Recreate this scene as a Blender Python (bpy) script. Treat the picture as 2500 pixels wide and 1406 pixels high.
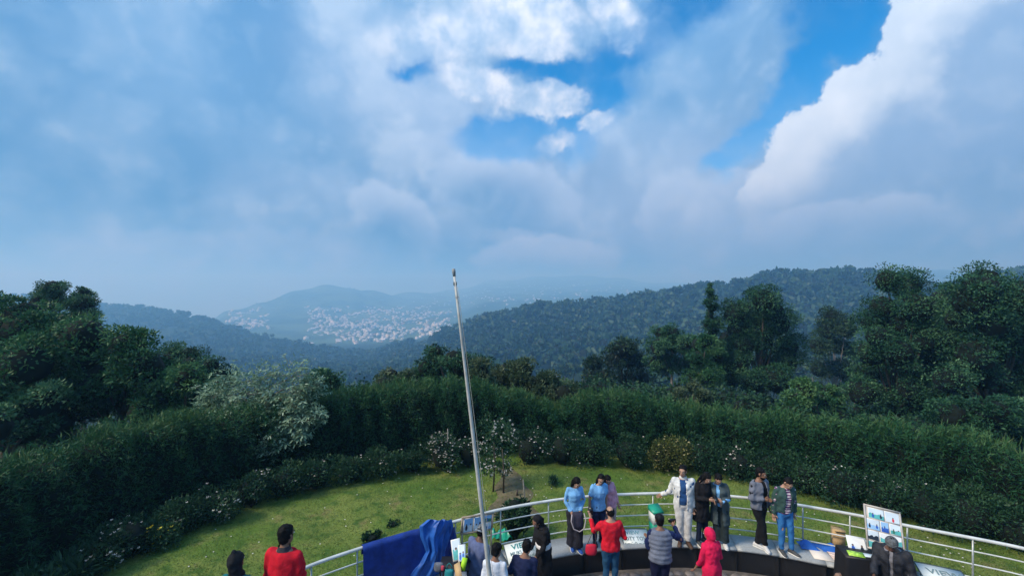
import bpy, bmesh, math, random
import numpy as np
from mathutils import Vector, Matrix, noise as mnoise

# ------------------------------------------------------------------ scene, camera, sky, sun
scene = bpy.context.scene
for o in list(bpy.data.objects):
    bpy.data.objects.remove(o, do_unlink=True)
COL = scene.collection
F = 1050.0            # focal length in photo pixels (2500 wide)
CX, CY = 1250.0, 703.0
ZC = 6.15             # camera height above the platform floor
SUN_AZ, SUN_EL = math.radians(-114), math.radians(44)
SKY_STRENGTH, SUN_STRENGTH = 0.085, 2.4
EXPOSURE = 0.8

cam = bpy.data.cameras.new('camera')
cam.sensor_fit = 'HORIZONTAL'; cam.sensor_width = 36.0; cam.lens = F / 2500 * 36.0
cam.clip_start = 0.1; cam.clip_end = 30000
camo = bpy.data.objects.new('camera', cam); COL.objects.link(camo)
camo.location = (0, 0, ZC); camo.rotation_euler = (math.radians(90), 0, 0)
scene.camera = camo

scene.render.engine = 'CYCLES'
scene.cycles.use_denoising = True
try: scene.cycles.denoiser = 'OPENIMAGEDENOISE'
except Exception: pass
scene.cycles.max_bounces = 6; scene.cycles.diffuse_bounces = 3; scene.cycles.glossy_bounces = 2
scene.cycles.transmission_bounces = 3; scene.cycles.volume_bounces = 4; scene.cycles.transparent_max_bounces = 4
scene.cycles.caustics_reflective = False; scene.cycles.caustics_refractive = False
vs = scene.view_settings
scene.display_settings.display_device = 'sRGB'
vs.view_transform = 'Standard'; vs.look = 'None'; vs.gamma = 1.0; vs.exposure = EXPOSURE
vs.use_curve_mapping = False

sun = bpy.data.lights.new('sun', 'SUN'); sun.energy = SUN_STRENGTH; sun.angle = math.radians(14)
sun.color = (1.0, 0.91, 0.74)
suno = bpy.data.objects.new('sun', sun); COL.objects.link(suno)
sd = Vector((math.sin(SUN_AZ) * math.cos(SUN_EL), math.cos(SUN_AZ) * math.cos(SUN_EL), math.sin(SUN_EL)))
suno.rotation_euler = (-sd).to_track_quat('-Z', 'Y').to_euler(); suno.location = sd * 40

class NT:
    """small helper for node expressions"""
    def __init__(s, tree): s.t = tree; s.n = tree.nodes; s.l = tree.links
    def new(s, typ, **kw):
        n = s.n.new(typ)
        for k, v in kw.items(): setattr(n, k, v)
        return n
    def put(s, sock, v):
        if hasattr(v, 'is_output') or isinstance(v, bpy.types.NodeSocket): s.l.new(v, sock)
        else: sock.default_value = v
    def m(s, op, a, b=0.0, c=0.0, clamp=False):
        n = s.new('ShaderNodeMath', operation=op); n.use_clamp = clamp
        s.put(n.inputs[0], a); s.put(n.inputs[1], b)
        if len(n.inputs) > 2: s.put(n.inputs[2], c)
        return n.outputs[0]
    def vm(s, op, a, b=(0, 0, 0)):
        n = s.new('ShaderNodeVectorMath', operation=op)
        s.put(n.inputs[0], a); s.put(n.inputs[1], b)
        return n.outputs['Value'] if op in ('LENGTH', 'DOT_PRODUCT') else n.outputs[0]
    def scale(s, a, k):
        n = s.new('ShaderNodeVectorMath', operation='SCALE'); s.put(n.inputs[0], a); s.put(n.inputs['Scale'], k); return n.outputs[0]
    def rng(s, v, a, b, c=0.0, d=1.0, smooth=True):
        n = s.new('ShaderNodeMapRange'); n.interpolation_type = 'SMOOTHSTEP' if smooth else 'LINEAR'; n.clamp = True
        s.put(n.inputs[0], v)
        for i, x in enumerate((a, b, c, d)): s.put(n.inputs[1 + i], x)
        return n.outputs[0]
    def noise(s, vec, sc, detail=5, rough=0.55, out=0, dist=0.0):
        n = s.new('ShaderNodeTexNoise'); s.put(n.inputs['Vector'], vec)
        n.inputs['Scale'].default_value = sc; n.inputs['Detail'].default_value = detail
        n.inputs['Roughness'].default_value = rough; n.inputs['Distortion'].default_value = dist
        return n.outputs[out]
    def mix(s, fac, a, b, blend='MIX'):
        n = s.new('ShaderNodeMix', data_type='RGBA', blend_type=blend); n.clamp_factor = True
        s.put(n.inputs[0], fac)
        for k, v in ((6, a), (7, b)):
            if isinstance(v, tuple) and len(v) == 3: v = v + (1.0,)
            s.put(n.inputs[k], v)
        return n.outputs[2]
    def ramp(s, fac, stops):
        n = s.new('ShaderNodeValToRGB'); s.put(n.inputs[0], fac)
        e = n.color_ramp.elements
        while len(e) < len(stops): e.new(0.5)
        for i, (p, c) in enumerate(stops): e[i].position = p; e[i].color = tuple(c) + (1.0,)
        return n.outputs[0]

def build_world():
    w = bpy.data.worlds.new('World'); scene.world = w; w.use_nodes = True
    T = NT(w.node_tree); T.n.clear()
    tc = T.new('ShaderNodeTexCoord'); sep = T.new('ShaderNodeSeparateXYZ')
    T.l.new(tc.outputs['Generated'], sep.inputs[0])
    x, y, z = sep.outputs
    az = T.m('ARCTAN2', x, y)                       # bearing, 0 straight out over the valley
    el = T.m('ARCSINE', z)                          # elevation
    cmb = T.new('ShaderNodeCombineXYZ'); T.put(cmb.inputs[0], az); T.put(cmb.inputs[1], el)
    p = cmb.outputs[0]
    # billowy edges: warp the bearing/elevation by noise of the true direction
    def warp(sc, amp, det, ro):
        nz = T.noise(tc.outputs['Generated'], sc, det, ro, 1)
        return T.scale(T.vm('SUBTRACT', nz, (0.5, 0.5, 0.5)), amp)
    wl = warp(5.0, 0.075, 4, 0.55); wf = T.vm('ADD', warp(16.0, 0.060, 6, 0.60), warp(44.0, 0.030, 6, 0.65))
    flat = T.new('ShaderNodeVectorMath', operation='MULTIPLY')
    def wp(*ws):
        v = p
        for q in ws: v = T.vm('ADD', v, q)
        n = T.new('ShaderNodeVectorMath', operation='MULTIPLY'); T.put(n.inputs[0], v); n.inputs[1].default_value = (1, 1, 0)
        return n.outputs[0]
    p_puff = wp(wf); p_soft = wp(wl); p_both = wp(wl, wf)
    def ang(px, py):
        a = math.atan((px - CX) / F); return a, math.atan((CY - py) / F * math.cos(a))
    def ell(pp, px, py, rx, ry, rot=0.0, soft=0.35, hard=1.0):
        a, e = ang(px, py)
        ax = rx / F * math.cos(a) ** 2; ay = ry / F * math.cos(a) * math.cos(e) ** 2
        mp = T.new('ShaderNodeMapping', vector_type='TEXTURE'); T.put(mp.inputs[0], pp)
        mp.inputs['Location'].default_value = (a, e, 0); mp.inputs['Rotation'].default_value = (0, 0, math.radians(rot))
        mp.inputs['Scale'].default_value = (ax, ay, 1)
        d = T.vm('LENGTH', mp.outputs[0])
        return T.rng(d, hard - soft, hard + soft, 1.0, 0.0)
    def mx(vals):
        r = vals[0]
        for v in vals[1:]: r = T.m('MAXIMUM', r, v)
        return r
    # ---- clear blue gaps between the clouds
    gap = mx([ell(p_both, 2050, 40, 150, 100, -50, .40), ell(p_both, 1945, 210, 190, 62, 55, .42), ell(p_both, 1825, 348, 100, 46, 42, .45), ell(p_both, 1755, 395, 50, 28, 10, .5),
              ell(p_both, 1250, 345, 135, 58, 0, .30), ell(p_both, 1390, 335, 60, 70, 0, .5), ell(p_both, 1480, 225, 66, 75, 25, .60), ell(p_both, 1390, 180, 105, 36, 0, .6),
              ell(p_both, 1520, 130, 150, 55, 20, .6), ell(p_both, 1690, 20, 110, 70, 0, .6), ell(p_both, 1000, 175, 42, 26, 0, .9), ell(p_both, 1275, 170, 60, 26, 0, .6)])
    # billows: bright cell centres and darker creases of a warped cell pattern
    wb = T.vm('ADD', tc.outputs['Generated'], warp(7.0, 0.22, 5, 0.6))
    def cells(sc):
        n = T.new('ShaderNodeTexVoronoi', feature='F1'); T.put(n.inputs['Vector'], wb); n.inputs['Scale'].default_value = sc
        return T.rng(n.outputs['Distance'], 0.08, 0.72, 1.0, 0.0)
    bil = T.m('ADD', T.m('MULTIPLY', cells(6.5), .6), T.m('MULTIPLY', cells(17.0), .4))
    # ---- the big heap cloud on the right, with its lit left rim
    heap = [(2330, 60, 190), (2330, 190, 200), (2105, 295, 150), (2000, 400, 150), (1930, 500, 140), (2290, 420, 340)]
    hm = mx([ell(p_puff, hx, hy, r, r, 0, .055) for hx, hy, r in heap])
    low = T.rng(el, ang(1900, 520)[1], ang(1900, 400)[1])
    hm = T.m('MULTIPLY', hm, low)
    hin = mx([ell(p_both, hx + 135, hy + 85, r, r, 0, .6) for hx, hy, r in heap])
    rim = T.m('MULTIPLY', hm, T.m('SUBTRACT', 1.0, hin), clamp=True)
    # ---- white puffs seen through the gaps
    puff = mx([ell(p_both, 1300, 45, 150, 70, -12, .5), ell(p_both, 1110, 90, 170, 62, 8, .6), ell(p_both, 1330, 115, 95, 38, 0, .5), ell(p_puff, 1345, 246, 92, 50, -6, .22),
               ell(p_both, 1180, 215, 120, 42, -14, .4), ell(p_both, 1530, 45, 85, 52, -30, .55), ell(p_puff, 1460, 298, 50, 24, 10, .30), ell(p_puff, 1360, 350, 48, 22, 0, .5)])
    glow = mx([ell(p_both, 1275, 572, 85, 20, 0, .8), ell(p_both, 1500, 600, 22, 40, 0, .9), ell(p_both, 1090, 290, 260, 120, -20, .9), ell(p_soft, 1700, 480, 420, 130, 0, .9)])
    # ---- grey-blue cloud sheet: large soft forms plus finer billows
    n1 = T.noise(tc.outputs['Generated'], 2.3, 4, 0.5); n2 = T.noise(tc.outputs['Generated'], 8.0, 6, 0.55)
    nn = T.m('ADD', T.m('MULTIPLY', n1, 0.52), T.m('ADD', T.m('MULTIPLY', n2, 0.28), T.m('MULTIPLY', bil, 0.20)))
    base = T.ramp(T.rng(nn, 0.36, 0.62, 0, 1, False), [(0.0, (0.095, 0.265, 0.53)), (0.5, (0.190, 0.365, 0.615)), (1.0, (0.35, 0.51, 0.72))])
    # billows of the bank over the valley: soft shelf edges
    shelf = [(870, 560, 330, 130, -8), (1180, 450, 230, 105, -10), (560, 640, 420, 90, 4), (1520, 430, 190, 150, 0)]
    sh = mx([T.m('MULTIPLY', ell(p_both, a_, b_, c_, d_, e_, .22), T.m('SUBTRACT', 1.0, ell(p_soft, a_ + 10, b_ + 75, c_ * .95, d_, e_, .6))) for a_, b_, c_, d_, e_ in shelf])
    tops = [(1800, 505, 125, 95, 0), (1650, 515, 95, 95, 0), (1465, 385, 80, 95, 0), (960, 530, 120, 70, -25), (1330, 640, 170, 60, 0), (1230, 470, 190, 90, -12), (2080, 560, 240, 80, 0)]
    st = mx([T.m('MULTIPLY', ell(p_puff, a_, b_, c_, d_, e_, .14), T.m('SUBTRACT', 1.0, ell(p_soft, a_ + 8, b_ + 55, c_ * .95, d_, e_, .6))) for a_, b_, c_, d_, e_ in tops])
    col = T.mix(T.m('MULTIPLY', sh, 0.34), base, (0.46, 0.62, 0.86))
    col = T.mix(T.m('MULTIPLY', st, 0.52), col, (0.52, 0.68, 0.90))
    dk = mx([ell(p_soft, 1650, 170, 200, 250, -20, .7), ell(p_soft, 500, 230, 260, 160, 0, .9), ell(p_soft, 1900, 590, 400, 60, 0, .9)])
    col = T.mix(T.m('MULTIPLY', dk, 0.45), col, (0.17, 0.37, 0.66))
    col = T.mix(T.m('MULTIPLY', glow, 0.42), col, (0.52, 0.66, 0.88))
    hcol = T.mix(T.m('MULTIPLY', T.rng(hin, 0, 1), T.m('SUBTRACT', 1.25, T.m('MULTIPLY', bil, .6))), (0.56, 0.72, 0.90), (0.27, 0.44, 0.70))
    col = T.mix(T.m('MULTIPLY', hm, 0.75), col, hcol)
    col = T.mix(T.m('MULTIPLY', rim, T.m('ADD', .35, T.m('MULTIPLY', bil, .6))), col, (0.74, 0.86, 1.0))
    pn = T.rng(T.noise(tc.outputs['Generated'], 13.0, 7, 0.58), 0.30, 0.68)
    pcol = T.mix(pn, (0.42, 0.60, 0.84), (0.76, 0.83, 0.93))
    col = T.mix(T.m('MULTIPLY', puff, T.m('ADD', 0.35, T.m('MULTIPLY', pn, 0.6))), col, pcol)
    gmask = T.m('MULTIPLY', gap, T.m('SUBTRACT', 1.0, hm))
    gmask = T.m('MULTIPLY', gmask, T.m('SUBTRACT', 1.0, T.m('MULTIPLY', puff, T.m('ADD', 0.45, T.m('MULTIPLY', pn, .55)))), clamp=True)
    thin = T.rng(T.noise(tc.outputs['Generated'], 9.0, 5, 0.6), 0.42, 0.75, 1.0, 0.72)
    gmask = T.m('MULTIPLY', T.m('MULTIPLY', gmask, thin), T.rng(el, ang(1500, 420)[1], ang(1900, 90)[1], .55, 1.0))
    cloud_fac = T.m('SUBTRACT', 1.0, gmask, clamp=True)
    sky = T.new('ShaderNodeTexSky', sky_type='NISHITA'); sky.sun_disc = False
    sky.sun_elevation = SUN_EL; sky.sun_rotation = SUN_AZ; sky.altitude = 200; sky.air_density = 1.0; sky.dust_density = 0.3; sky.ozone_density = 2.0
    hs = T.new('ShaderNodeHueSaturation'); T.l.new(sky.outputs[0], hs.inputs['Color']); hs.inputs['Saturation'].default_value = 2.0; hs.inputs['Value'].default_value = 1.4
    b1 = T.new('ShaderNodeBackground'); T.l.new(hs.outputs[0], b1.inputs[0]); b1.inputs[1].default_value = SKY_STRENGTH
    grad = T.m('ADD', 0.53, T.m('MULTIPLY', T.m('MAXIMUM', z, 0.0), 0.45))
    b2 = T.new('ShaderNodeBackground'); T.put(b2.inputs[0], col); T.put(b2.inputs[1], grad)
    ms = T.new('ShaderNodeMixShader'); T.put(ms.inputs[0], cloud_fac); T.l.new(b1.outputs[0], ms.inputs[1]); T.l.new(b2.outputs[0], ms.inputs[2])
    out = T.new('ShaderNodeOutputWorld'); T.l.new(ms.outputs[0], out.inputs[0])
    w.cycles.sampling_method = 'MANUAL'; w.cycles.sample_map_resolution = 512
build_world()

# ------------------------------------------------------------------ helpers
RNG = np.random.default_rng(7)
random.seed(7)
def R(a): return math.radians(a)
def px(x, y, Y):
    """world point at depth Y whose bearing/elevation was read off the photograph"""
    return Vector(((x - CX) * Y / F, Y, ZC - (y - CY) * Y / F))
def ground(x, y, z):
    Y = F * (ZC - z) / (y - CY); return Vector(((x - CX) * Y / F, Y, z))
def nrm(v): return v / np.maximum(np.linalg.norm(v, axis=-1, keepdims=True), 1e-9)
def tag(o, label=None, cat=None, group=None, kind=None):
    if label: o['label'] = label
    if cat: o['category'] = cat
    if group: o['group'] = group
    if kind: o['kind'] = kind
    return o
def empty(name, loc=(0, 0, 0), rz=0.0, label=None, cat=None, group=None):
    o = bpy.data.objects.new(name, None); COL.objects.link(o); o.empty_display_size = 0.1
    o.location = loc; o.rotation_euler = (0, 0, rz); tag(o, label, cat, group); return o
def link(name, me, parent=None, loc=None, mat=None):
    o = bpy.data.objects.new(name, me); COL.objects.link(o)
    if mat is not None and not me.materials:
        for mm in (mat if isinstance(mat, (list, tuple)) else [mat]): me.materials.append(mm)
    if parent is not None: o.parent = parent
    if loc is not None: o.location = loc
    return o
def copy_tree(o, parent=None):
    c = o.copy(); COL.objects.link(c); c.parent = parent
    for ch in o.children: copy_tree(ch, c)
    return c

class MB:
    """numpy mesh collector: quads/tris with per-vertex tint and per-face material"""
    def __init__(s): s.v = []; s.f = []; s.t = []; s.mi = []; s.n = 0
    def add(s, V, Fc, tint=None, mi=0):
        V = np.asarray(V, float).reshape(-1, 3); Fc = np.asarray(Fc, int)
        s.v.append(V); s.f.append(Fc + s.n); s.n += len(V)
        s.t.append(np.full(len(V), 0.5) if tint is None else np.broadcast_to(np.asarray(tint, float), (len(V),)))
        s.mi.append(np.full(len(Fc), mi)); return s
    def mesh(s, name, smooth=False):
        me = bpy.data.meshes.new(name)
        V = np.concatenate(s.v); me.vertices.add(len(V)); me.vertices.foreach_set('co', V.ravel())
        lens = np.concatenate([np.full(len(f), f.shape[1]) for f in s.f])
        idx = np.concatenate([f.ravel() for f in s.f])
        me.loops.add(len(idx)); me.loops.foreach_set('vertex_index', idx)
        st = np.concatenate([[0], np.cumsum(lens)[:-1]])
        me.polygons.add(len(lens)); me.polygons.foreach_set('loop_start', st)
        me.polygons.foreach_set('material_index', np.concatenate(s.mi))
        if smooth: me.polygons.foreach_set('use_smooth', np.ones(len(lens), bool))
        me.update(calc_edges=True); me.validate()
        a = me.attributes.new('tint', 'FLOAT', 'POINT'); a.data.foreach_set('value', np.concatenate(s.t))
        return me
    def build(s, name, mat, parent=None, loc=None, smooth=False):
        return link(name, s.mesh(name, smooth), parent, loc, mat)
    # shapes -----------------------------------------------------
    def box(s, c, size, rot=None, mi=0, tint=.5, taper=1.0):
        h = np.asarray(size, float) / 2
        V = np.array([[a * h[0] * (taper if c_ > 0 else 1), b * h[1] * (taper if c_ > 0 else 1), c_ * h[2]] for c_ in (-1, 1) for a, b in ((-1, -1), (1, -1), (1, 1), (-1, 1))])
        if rot is not None: V = V @ np.array(rot.to_3x3() if hasattr(rot, 'to_3x3') else rot).T
        V = V + np.asarray(c, float)
        return s.add(V, [[3, 2, 1, 0], [4, 5, 6, 7], [0, 1, 5, 4], [1, 2, 6, 5], [2, 3, 7, 6], [3, 0, 4, 7]], tint, mi)
    def loft(s, C, A, B, n=10, mi=0, tint=.5, caps=True):
        """rings with centres C and axis vectors A, B"""
        C, A, B = (np.asarray(q, float) for q in (C, A, B)); k = len(C)
        th = np.arange(n) * 2 * math.pi / n
        V = C[:, None] + A[:, None] * np.cos(th)[None, :, None] + B[:, None] * np.sin(th)[None, :, None]
        i = np.arange(k - 1)[:, None] * n; j = np.arange(n)[None]; j2 = (j + 1) % n
        Q = np.stack([i + j, i + j2, i + n + j2, i + n + j], -1).reshape(-1, 4)
        base = s.n; s.add(V.reshape(-1, 3), Q, tint, mi)
        if caps:
            s.f.append(np.array([[base + q for q in range(n)][::-1]])); s.mi.append(np.array([mi]))
            s.f.append(np.array([[base + (k - 1) * n + q for q in range(n)]])); s.mi.append(np.array([mi]))
        return s
    def tube(s, pts, rad, n=8, mi=0, tint=.5, flat=1.0, caps=True, up=None):
        P = np.asarray(pts, float); k = len(P); rad = np.broadcast_to(np.asarray(rad, float), (k,))
        D = np.gradient(P, axis=0); D = nrm(D)
        ref = np.array(up if up is not None else ((0, 0, 1) if abs(D[0][2]) < .8 else (0, 1, 0)), float)
        A = []
        for d in D:
            a = np.cross(ref, d); l = np.linalg.norm(a)
            if l < 1e-6: a = np.cross((1, 0, 0), d); l = np.linalg.norm(a)
            a /= l; A.append(a); ref = np.cross(d, a)
        A = np.array(A); B = np.cross(D, A)
        return s.loft(P, A * rad[:, None], B * (rad * flat)[:, None], n, mi, tint, caps)
    def ball(s, c, r, seg=10, rings=6, mi=0, tint=.5, rot=None):
        r = np.broadcast_to(np.asarray(r, float), (3,))
        ph = np.linspace(0.02, math.pi - 0.02, rings); C = np.zeros((rings, 3)); C[:, 2] = -np.cos(ph) * r[2]
        A = np.zeros((rings, 3)); A[:, 0] = np.sin(ph) * r[0]; B = np.zeros((rings, 3)); B[:, 1] = np.sin(ph) * r[1]
        if rot is not None:
            M = np.array(rot.to_3x3() if hasattr(rot, 'to_3x3') else rot); C = C @ M.T; A = A @ M.T; B = B @ M.T
        return s.loft(C + np.asarray(c, float), A, B, seg, mi, tint)
    def leaves(s, P, D, L, Wd, tint, rng=RNG, bend=.12, mi=0):
        n = len(P); D = nrm(D); L = np.broadcast_to(L, (n,))[:, None]; Wd = np.broadcast_to(Wd, (n,))[:, None]
        S = nrm(np.cross(D, rng.normal(size=(n, 3)))); N = np.cross(S, D)
        a = P; b = P + D * L * .45 + S * Wd * .5 + N * L * bend; c = P + D * L; d = P + D * L * .45 - S * Wd * .5 + N * L * bend
        V = np.stack([a, b, c, d], 1).reshape(-1, 3); Q = np.arange(4 * n).reshape(n, 4)
        return s.add(V, Q, np.repeat(np.broadcast_to(tint, (n,)), 4), mi)

MATS = {}
def mat(name, col, rough=.7, var=.12, scale=8.0, bump=0.0, bscale=40.0, spec=.3, metal=0.0, coat=0.0):
    """plain procedural surface: colour with noise variation, optional bump"""
    if name in MATS: return MATS[name]
    m = bpy.data.materials.new(name); m.use_nodes = True; T = NT(m.node_tree); b = T.n['Principled BSDF']
    tc = T.new('ShaderNodeTexCoord'); oi = T.new('ShaderNodeObjectInfo')
    v = T.vm('ADD', tc.outputs['Object'], T.scale(oi.outputs['Location'], .37))
    nz = T.noise(v, scale, 5, .6)
    c1 = tuple(max(0, q * (1 - var)) for q in col); c2 = tuple(min(1, q * (1 + var)) for q in col)
    T.put(b.inputs['Base Color'], T.mix(T.rng(nz, .3, .7), c1, c2))
    b.inputs['Roughness'].default_value = rough; b.inputs['Specular IOR Level'].default_value = spec; b.inputs['Metallic'].default_value = metal
    b.inputs['Coat Weight'].default_value = coat
    if bump:
        bp = T.new('ShaderNodeBump'); bp.inputs['Strength'].default_value = bump; bp.inputs['Distance'].default_value = .02
        T.put(bp.inputs['Height'], T.noise(v, bscale, 4, .6)); T.l.new(bp.outputs[0], b.inputs['Normal'])
    MATS[name] = m; return m
def leafmat(name, dark, mid, light, trans=.25, rough=.55, spec=.25):
    if name in MATS: return MATS[name]
    m = bpy.data.materials.new(name); m.use_nodes = True; T = NT(m.node_tree); b = T.n['Principled BSDF']; out = T.n['Material Output']
    at = T.new('ShaderNodeAttribute', attribute_name='tint'); oi = T.new('ShaderNodeObjectInfo')
    f = T.m('ADD', at.outputs['Fac'], T.m('MULTIPLY', T.m('SUBTRACT', oi.outputs['Random'], .5), .22), clamp=True)
    c = T.ramp(f, [(0.0, dark), (0.5, mid), (1.0, light)])
    T.put(b.inputs['Base Color'], c); b.inputs['Roughness'].default_value = rough; b.inputs['Specular IOR Level'].default_value = spec
    tr = T.new('ShaderNodeBsdfTranslucent'); T.put(tr.inputs[0], c)
    mx = T.new('ShaderNodeMixShader'); mx.inputs[0].default_value = trans
    T.l.new(b.outputs[0], mx.inputs[1]); T.l.new(tr.outputs[0], mx.inputs[2]); T.l.new(mx.outputs[0], out.inputs[0])
    MATS[name] = m; return m

# foliage palettes (dark, mid and light leaf tones)
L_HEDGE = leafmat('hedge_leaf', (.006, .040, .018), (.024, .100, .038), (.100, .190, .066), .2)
L_BROAD = leafmat('broad_leaf', (.012, .056, .028), (.040, .135, .050), (.130, .250, .095), .22)
L_DARK = leafmat('dark_leaf', (.008, .042, .024), (.034, .118, .056), (.130, .260, .120), .2)
L_PALE = leafmat('pale_leaf', (.110, .210, .130), (.270, .400, .270), (.480, .570, .440), .2)
L_GREY = leafmat('grey_green_leaf', (.025, .058, .030), (.070, .115, .060), (.150, .190, .110), .2)
L_SHRUB = leafmat('shrub_leaf', (.008, .034, .018), (.022, .072, .034), (.060, .130, .055), .22)
L_FOREST = leafmat('forest_leaf', (.008, .024, .014), (.026, .070, .032), (.062, .108, .052), .12)
L_FLOWER = leafmat('white_petal', (.55, .48, .46), (.72, .66, .62), (.85, .82, .78), .25)
L_YELLOW = leafmat('yellow_petal', (.60, .48, .03), (.75, .62, .05), (.82, .72, .10), .25)
M_BARK = mat('bark', (.075, .060, .048), .9, .3, 12, .5, 30)
M_BARKP = mat('pale_bark', (.22, .19, .16), .85, .25, 10, .4, 30)
M_CORE = mat('dark_filler', (.004, .009, .006), .95, .3, 6)  # near-black filler for the cores added inside hedge, shrubs and crowns
# ------------------------------------------------------------------ terrain: valley and hills (canopy height read per bearing)
COLS = {
 -900: [(40,1010),(80,950),(150,915),(250,890),(400,840),(700,770),(1000,715),(1300,760),(2000,790),(3500,800),(6000,800)],
 0: [(40,1010),(80,962),(150,932),(250,908),(400,870),(700,782),(1000,713),(1300,760),(2000,790),(3500,800),(6000,800)],
 90: [(40,1010),(80,962),(150,934),(250,910),(400,872),(700,785),(1000,711),(1300,760),(2000,790),(3500,800),(6000,800)],
 240: [(40,1010),(80,965),(150,938),(250,916),(400,880),(700,800),(950,736),(1250,775),(2000,800),(3500,805),(6000,805)],
 340: [(40,1010),(80,965),(150,940),(250,918),(400,882),(680,805),(930,741),(1250,780),(2000,800),(3500,805),(6000,805)],
 430: [(40,1010),(80,966),(150,941),(250,918),(400,885),(650,820),(900,751),(1200,795),(1600,795),(2200,800),(3500,805),(6000,805)],
 500: [(40,1010),(80,966),(150,942),(250,918),(400,887),(620,830),(850,767),(1100,800),(1500,785),(2200,790),(3500,800),(6000,800)],
 560: [(40,1010),(80,967),(150,943),(250,919),(400,890),(600,845),(800,790),(1050,808),(1350,785),(1700,756),(2000,775),(2500,790),(3500,795),(6000,795)],
 640: [(40,1010),(80,967),(150,943),(250,920),(400,892),(600,855),(750,816),(1000,822),(1300,795),(1600,762),(1900,735),(2300,765),(3500,780),(6000,780)],
 720: [(40,1010),(80,967),(150,944),(250,921),(400,895),(600,864),(700,830),(1000,836),(1300,800),(1600,752),(1900,706),(2300,745),(3500,765),(6000,765)],
 790: [(40,1010),(80,967),(150,944),(250,922),(400,897),(600,868),(700,842),(1000,842),(1200,815),(1500,762),(2000,694),(2400,740),(3500,755),(6000,755)],
 860: [(40,1010),(80,967),(150,944),(250,922),(400,899),(600,871),(720,850),(1000,842),(1250,805),(1500,775),(2000,700),(2400,740),(3500,750),(6000,750)],
 900: [(40,1010),(80,967),(150,944),(250,922),(400,900),(600,872),(720,852),(1000,840),(1300,800),(1600,768),(2100,706),(2500,735),(3500,740),(6000,745)],
 1000: [(40,1010),(80,966),(150,940),(250,915),(400,888),(600,845),(700,828),(1000,828),(1300,792),(1600,768),(2000,742),(2500,712),(3000,722),(3500,728),(6000,735)],
 1110: [(40,1008),(80,964),(130,945),(200,915),(300,884),(420,838),(560,790),(750,806),(1000,800),(1400,770),(2000,742),(2600,720),(3200,706),(4200,722),(6000,725)],
 1200: [(40,1006),(80,962),(130,940),(200,908),(300,872),(400,822),(520,756),(680,785),(1000,780),(1500,757),(2200,731),(3000,712),(3800,696),(6000,680)],
 1330: [(40,1004),(80,958),(130,930),(180,905),(250,880),(350,820),(500,731),(650,765),(1000,768),(1500,750),(2200,725),(3000,707),(3800,690),(4800,674),(6000,705)],
 1420: [(40,1002),(80,956),(130,926),(180,900),(250,872),(350,808),(490,728),(640,755),(1000,760),(1500,747),(2200,723),(3000,705),(3800,690),(4700,670),(6000,705)],
 1500: [(40,1000),(80,952),(130,922),(180,895),(250,862),(350,798),(480,722),(620,742),(800,745),(1500,742),(2200,722),(3000,705),(3800,692),(4700,676),(6000,705)],
 1600: [(40,1000),(80,948),(130,916),(180,888),(250,850),(350,785),(480,704),(640,735),(1500,738),(3000,705),(4700,690),(6000,705)],
 1750: [(40,1000),(70,960),(110,925),(180,878),(260,835),(350,770),(480,683),(650,720),(1500,735),(3000,705),(4800,690),(6000,705)],
 1900: [(40,1000),(70,950),(110,912),(180,865),(260,810),(350,745),(460,655),(640,705),(1500,725),(3000,705),(4800,690),(6000,705)],
 2080: [(40,1000),(70,945),(110,905),(180,850),(260,790),(350,720),(450,648),(600,690),(1500,720),(3000,700),(4800,685),(6000,705)],
 2200: [(40,995),(70,935),(110,892),(180,838),(260,780),(350,712),(440,662),(600,700),(1500,700),(2500,651),(3200,690),(6000,705)],
 2300: [(40,990),(70,930),(110,885),(180,828),(260,770),(340,722),(420,692),(600,705),(1500,700),(2500,656),(3200,690),(6000,705)],
 2400: [(40,985),(70,925),(110,875),(170,815),(250,750),(330,695),(410,664),(600,690),(1500,690),(2500,675),(6000,705)],
 2500: [(40,980),(70,920),(110,870),(160,815),(240,745),(320,690),(400,650),(600,680),(1500,690),(6000,690)],
 3400: [(40,980),(70,920),(110,870),(160,815),(240,745),(320,690),(400,650),(600,680),(1500,690),(6000,690)],
}
for k_ in COLS:                     # the town and its hill lie farther out
    if 500 <= k_ <= 1110: COLS[k_] = [(d_ if d_ <= 900 or d_ >= 5900 else 900 + (d_ - 900) * 1.5, e_) for d_, e_ in COLS[k_]]
    COLS[k_].sort()
KX = np.array(sorted(COLS)); LY = np.log(np.concatenate([np.geomspace(40, 6000, 90)]))
TAB = np.array([np.interp(LY, np.log([q[0] for q in COLS[k]]), [q[1] for q in COLS[k]]) for k in KX])   # elevation angle table (px)
def forest_h(X, Y):
    """mean canopy height above the soil"""
    Y = np.asarray(Y, float); xp = CX + F * np.asarray(X) / Y
    town = np.clip((Y - 900) / 150, 0, 1) * np.clip((xp - 480) / 60, 0, 1)
    return 9.5 * (1 - town) * np.clip((Y - 30) / 60, 0, 1)
def canopy_z(X, Y):
    X = np.asarray(X, float); Y = np.asarray(Y, float)
    xp = CX + F * X / np.maximum(Y, 1.0); xp = np.clip(xp, KX[0], KX[-1])
    i = np.clip(np.searchsorted(KX, xp) - 1, 0, len(KX) - 2); t = (xp - KX[i]) / (KX[i + 1] - KX[i]); t = t * t * (3 - 2 * t)
    q = np.clip((np.log(np.clip(Y, 40, 6000)) - LY[0]) / (LY[1] - LY[0]), 0, len(LY) - 1.001); j = q.astype(int); u = q - j
    yy = (TAB[i, j] * (1 - u) + TAB[i, j + 1] * u) * (1 - t) + (TAB[i + 1, j] * (1 - u) + TAB[i + 1, j + 1] * u) * t
    Yc = np.clip(Y, 40, 6000)
    return ZC - (yy - CY) * Yc / F
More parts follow.
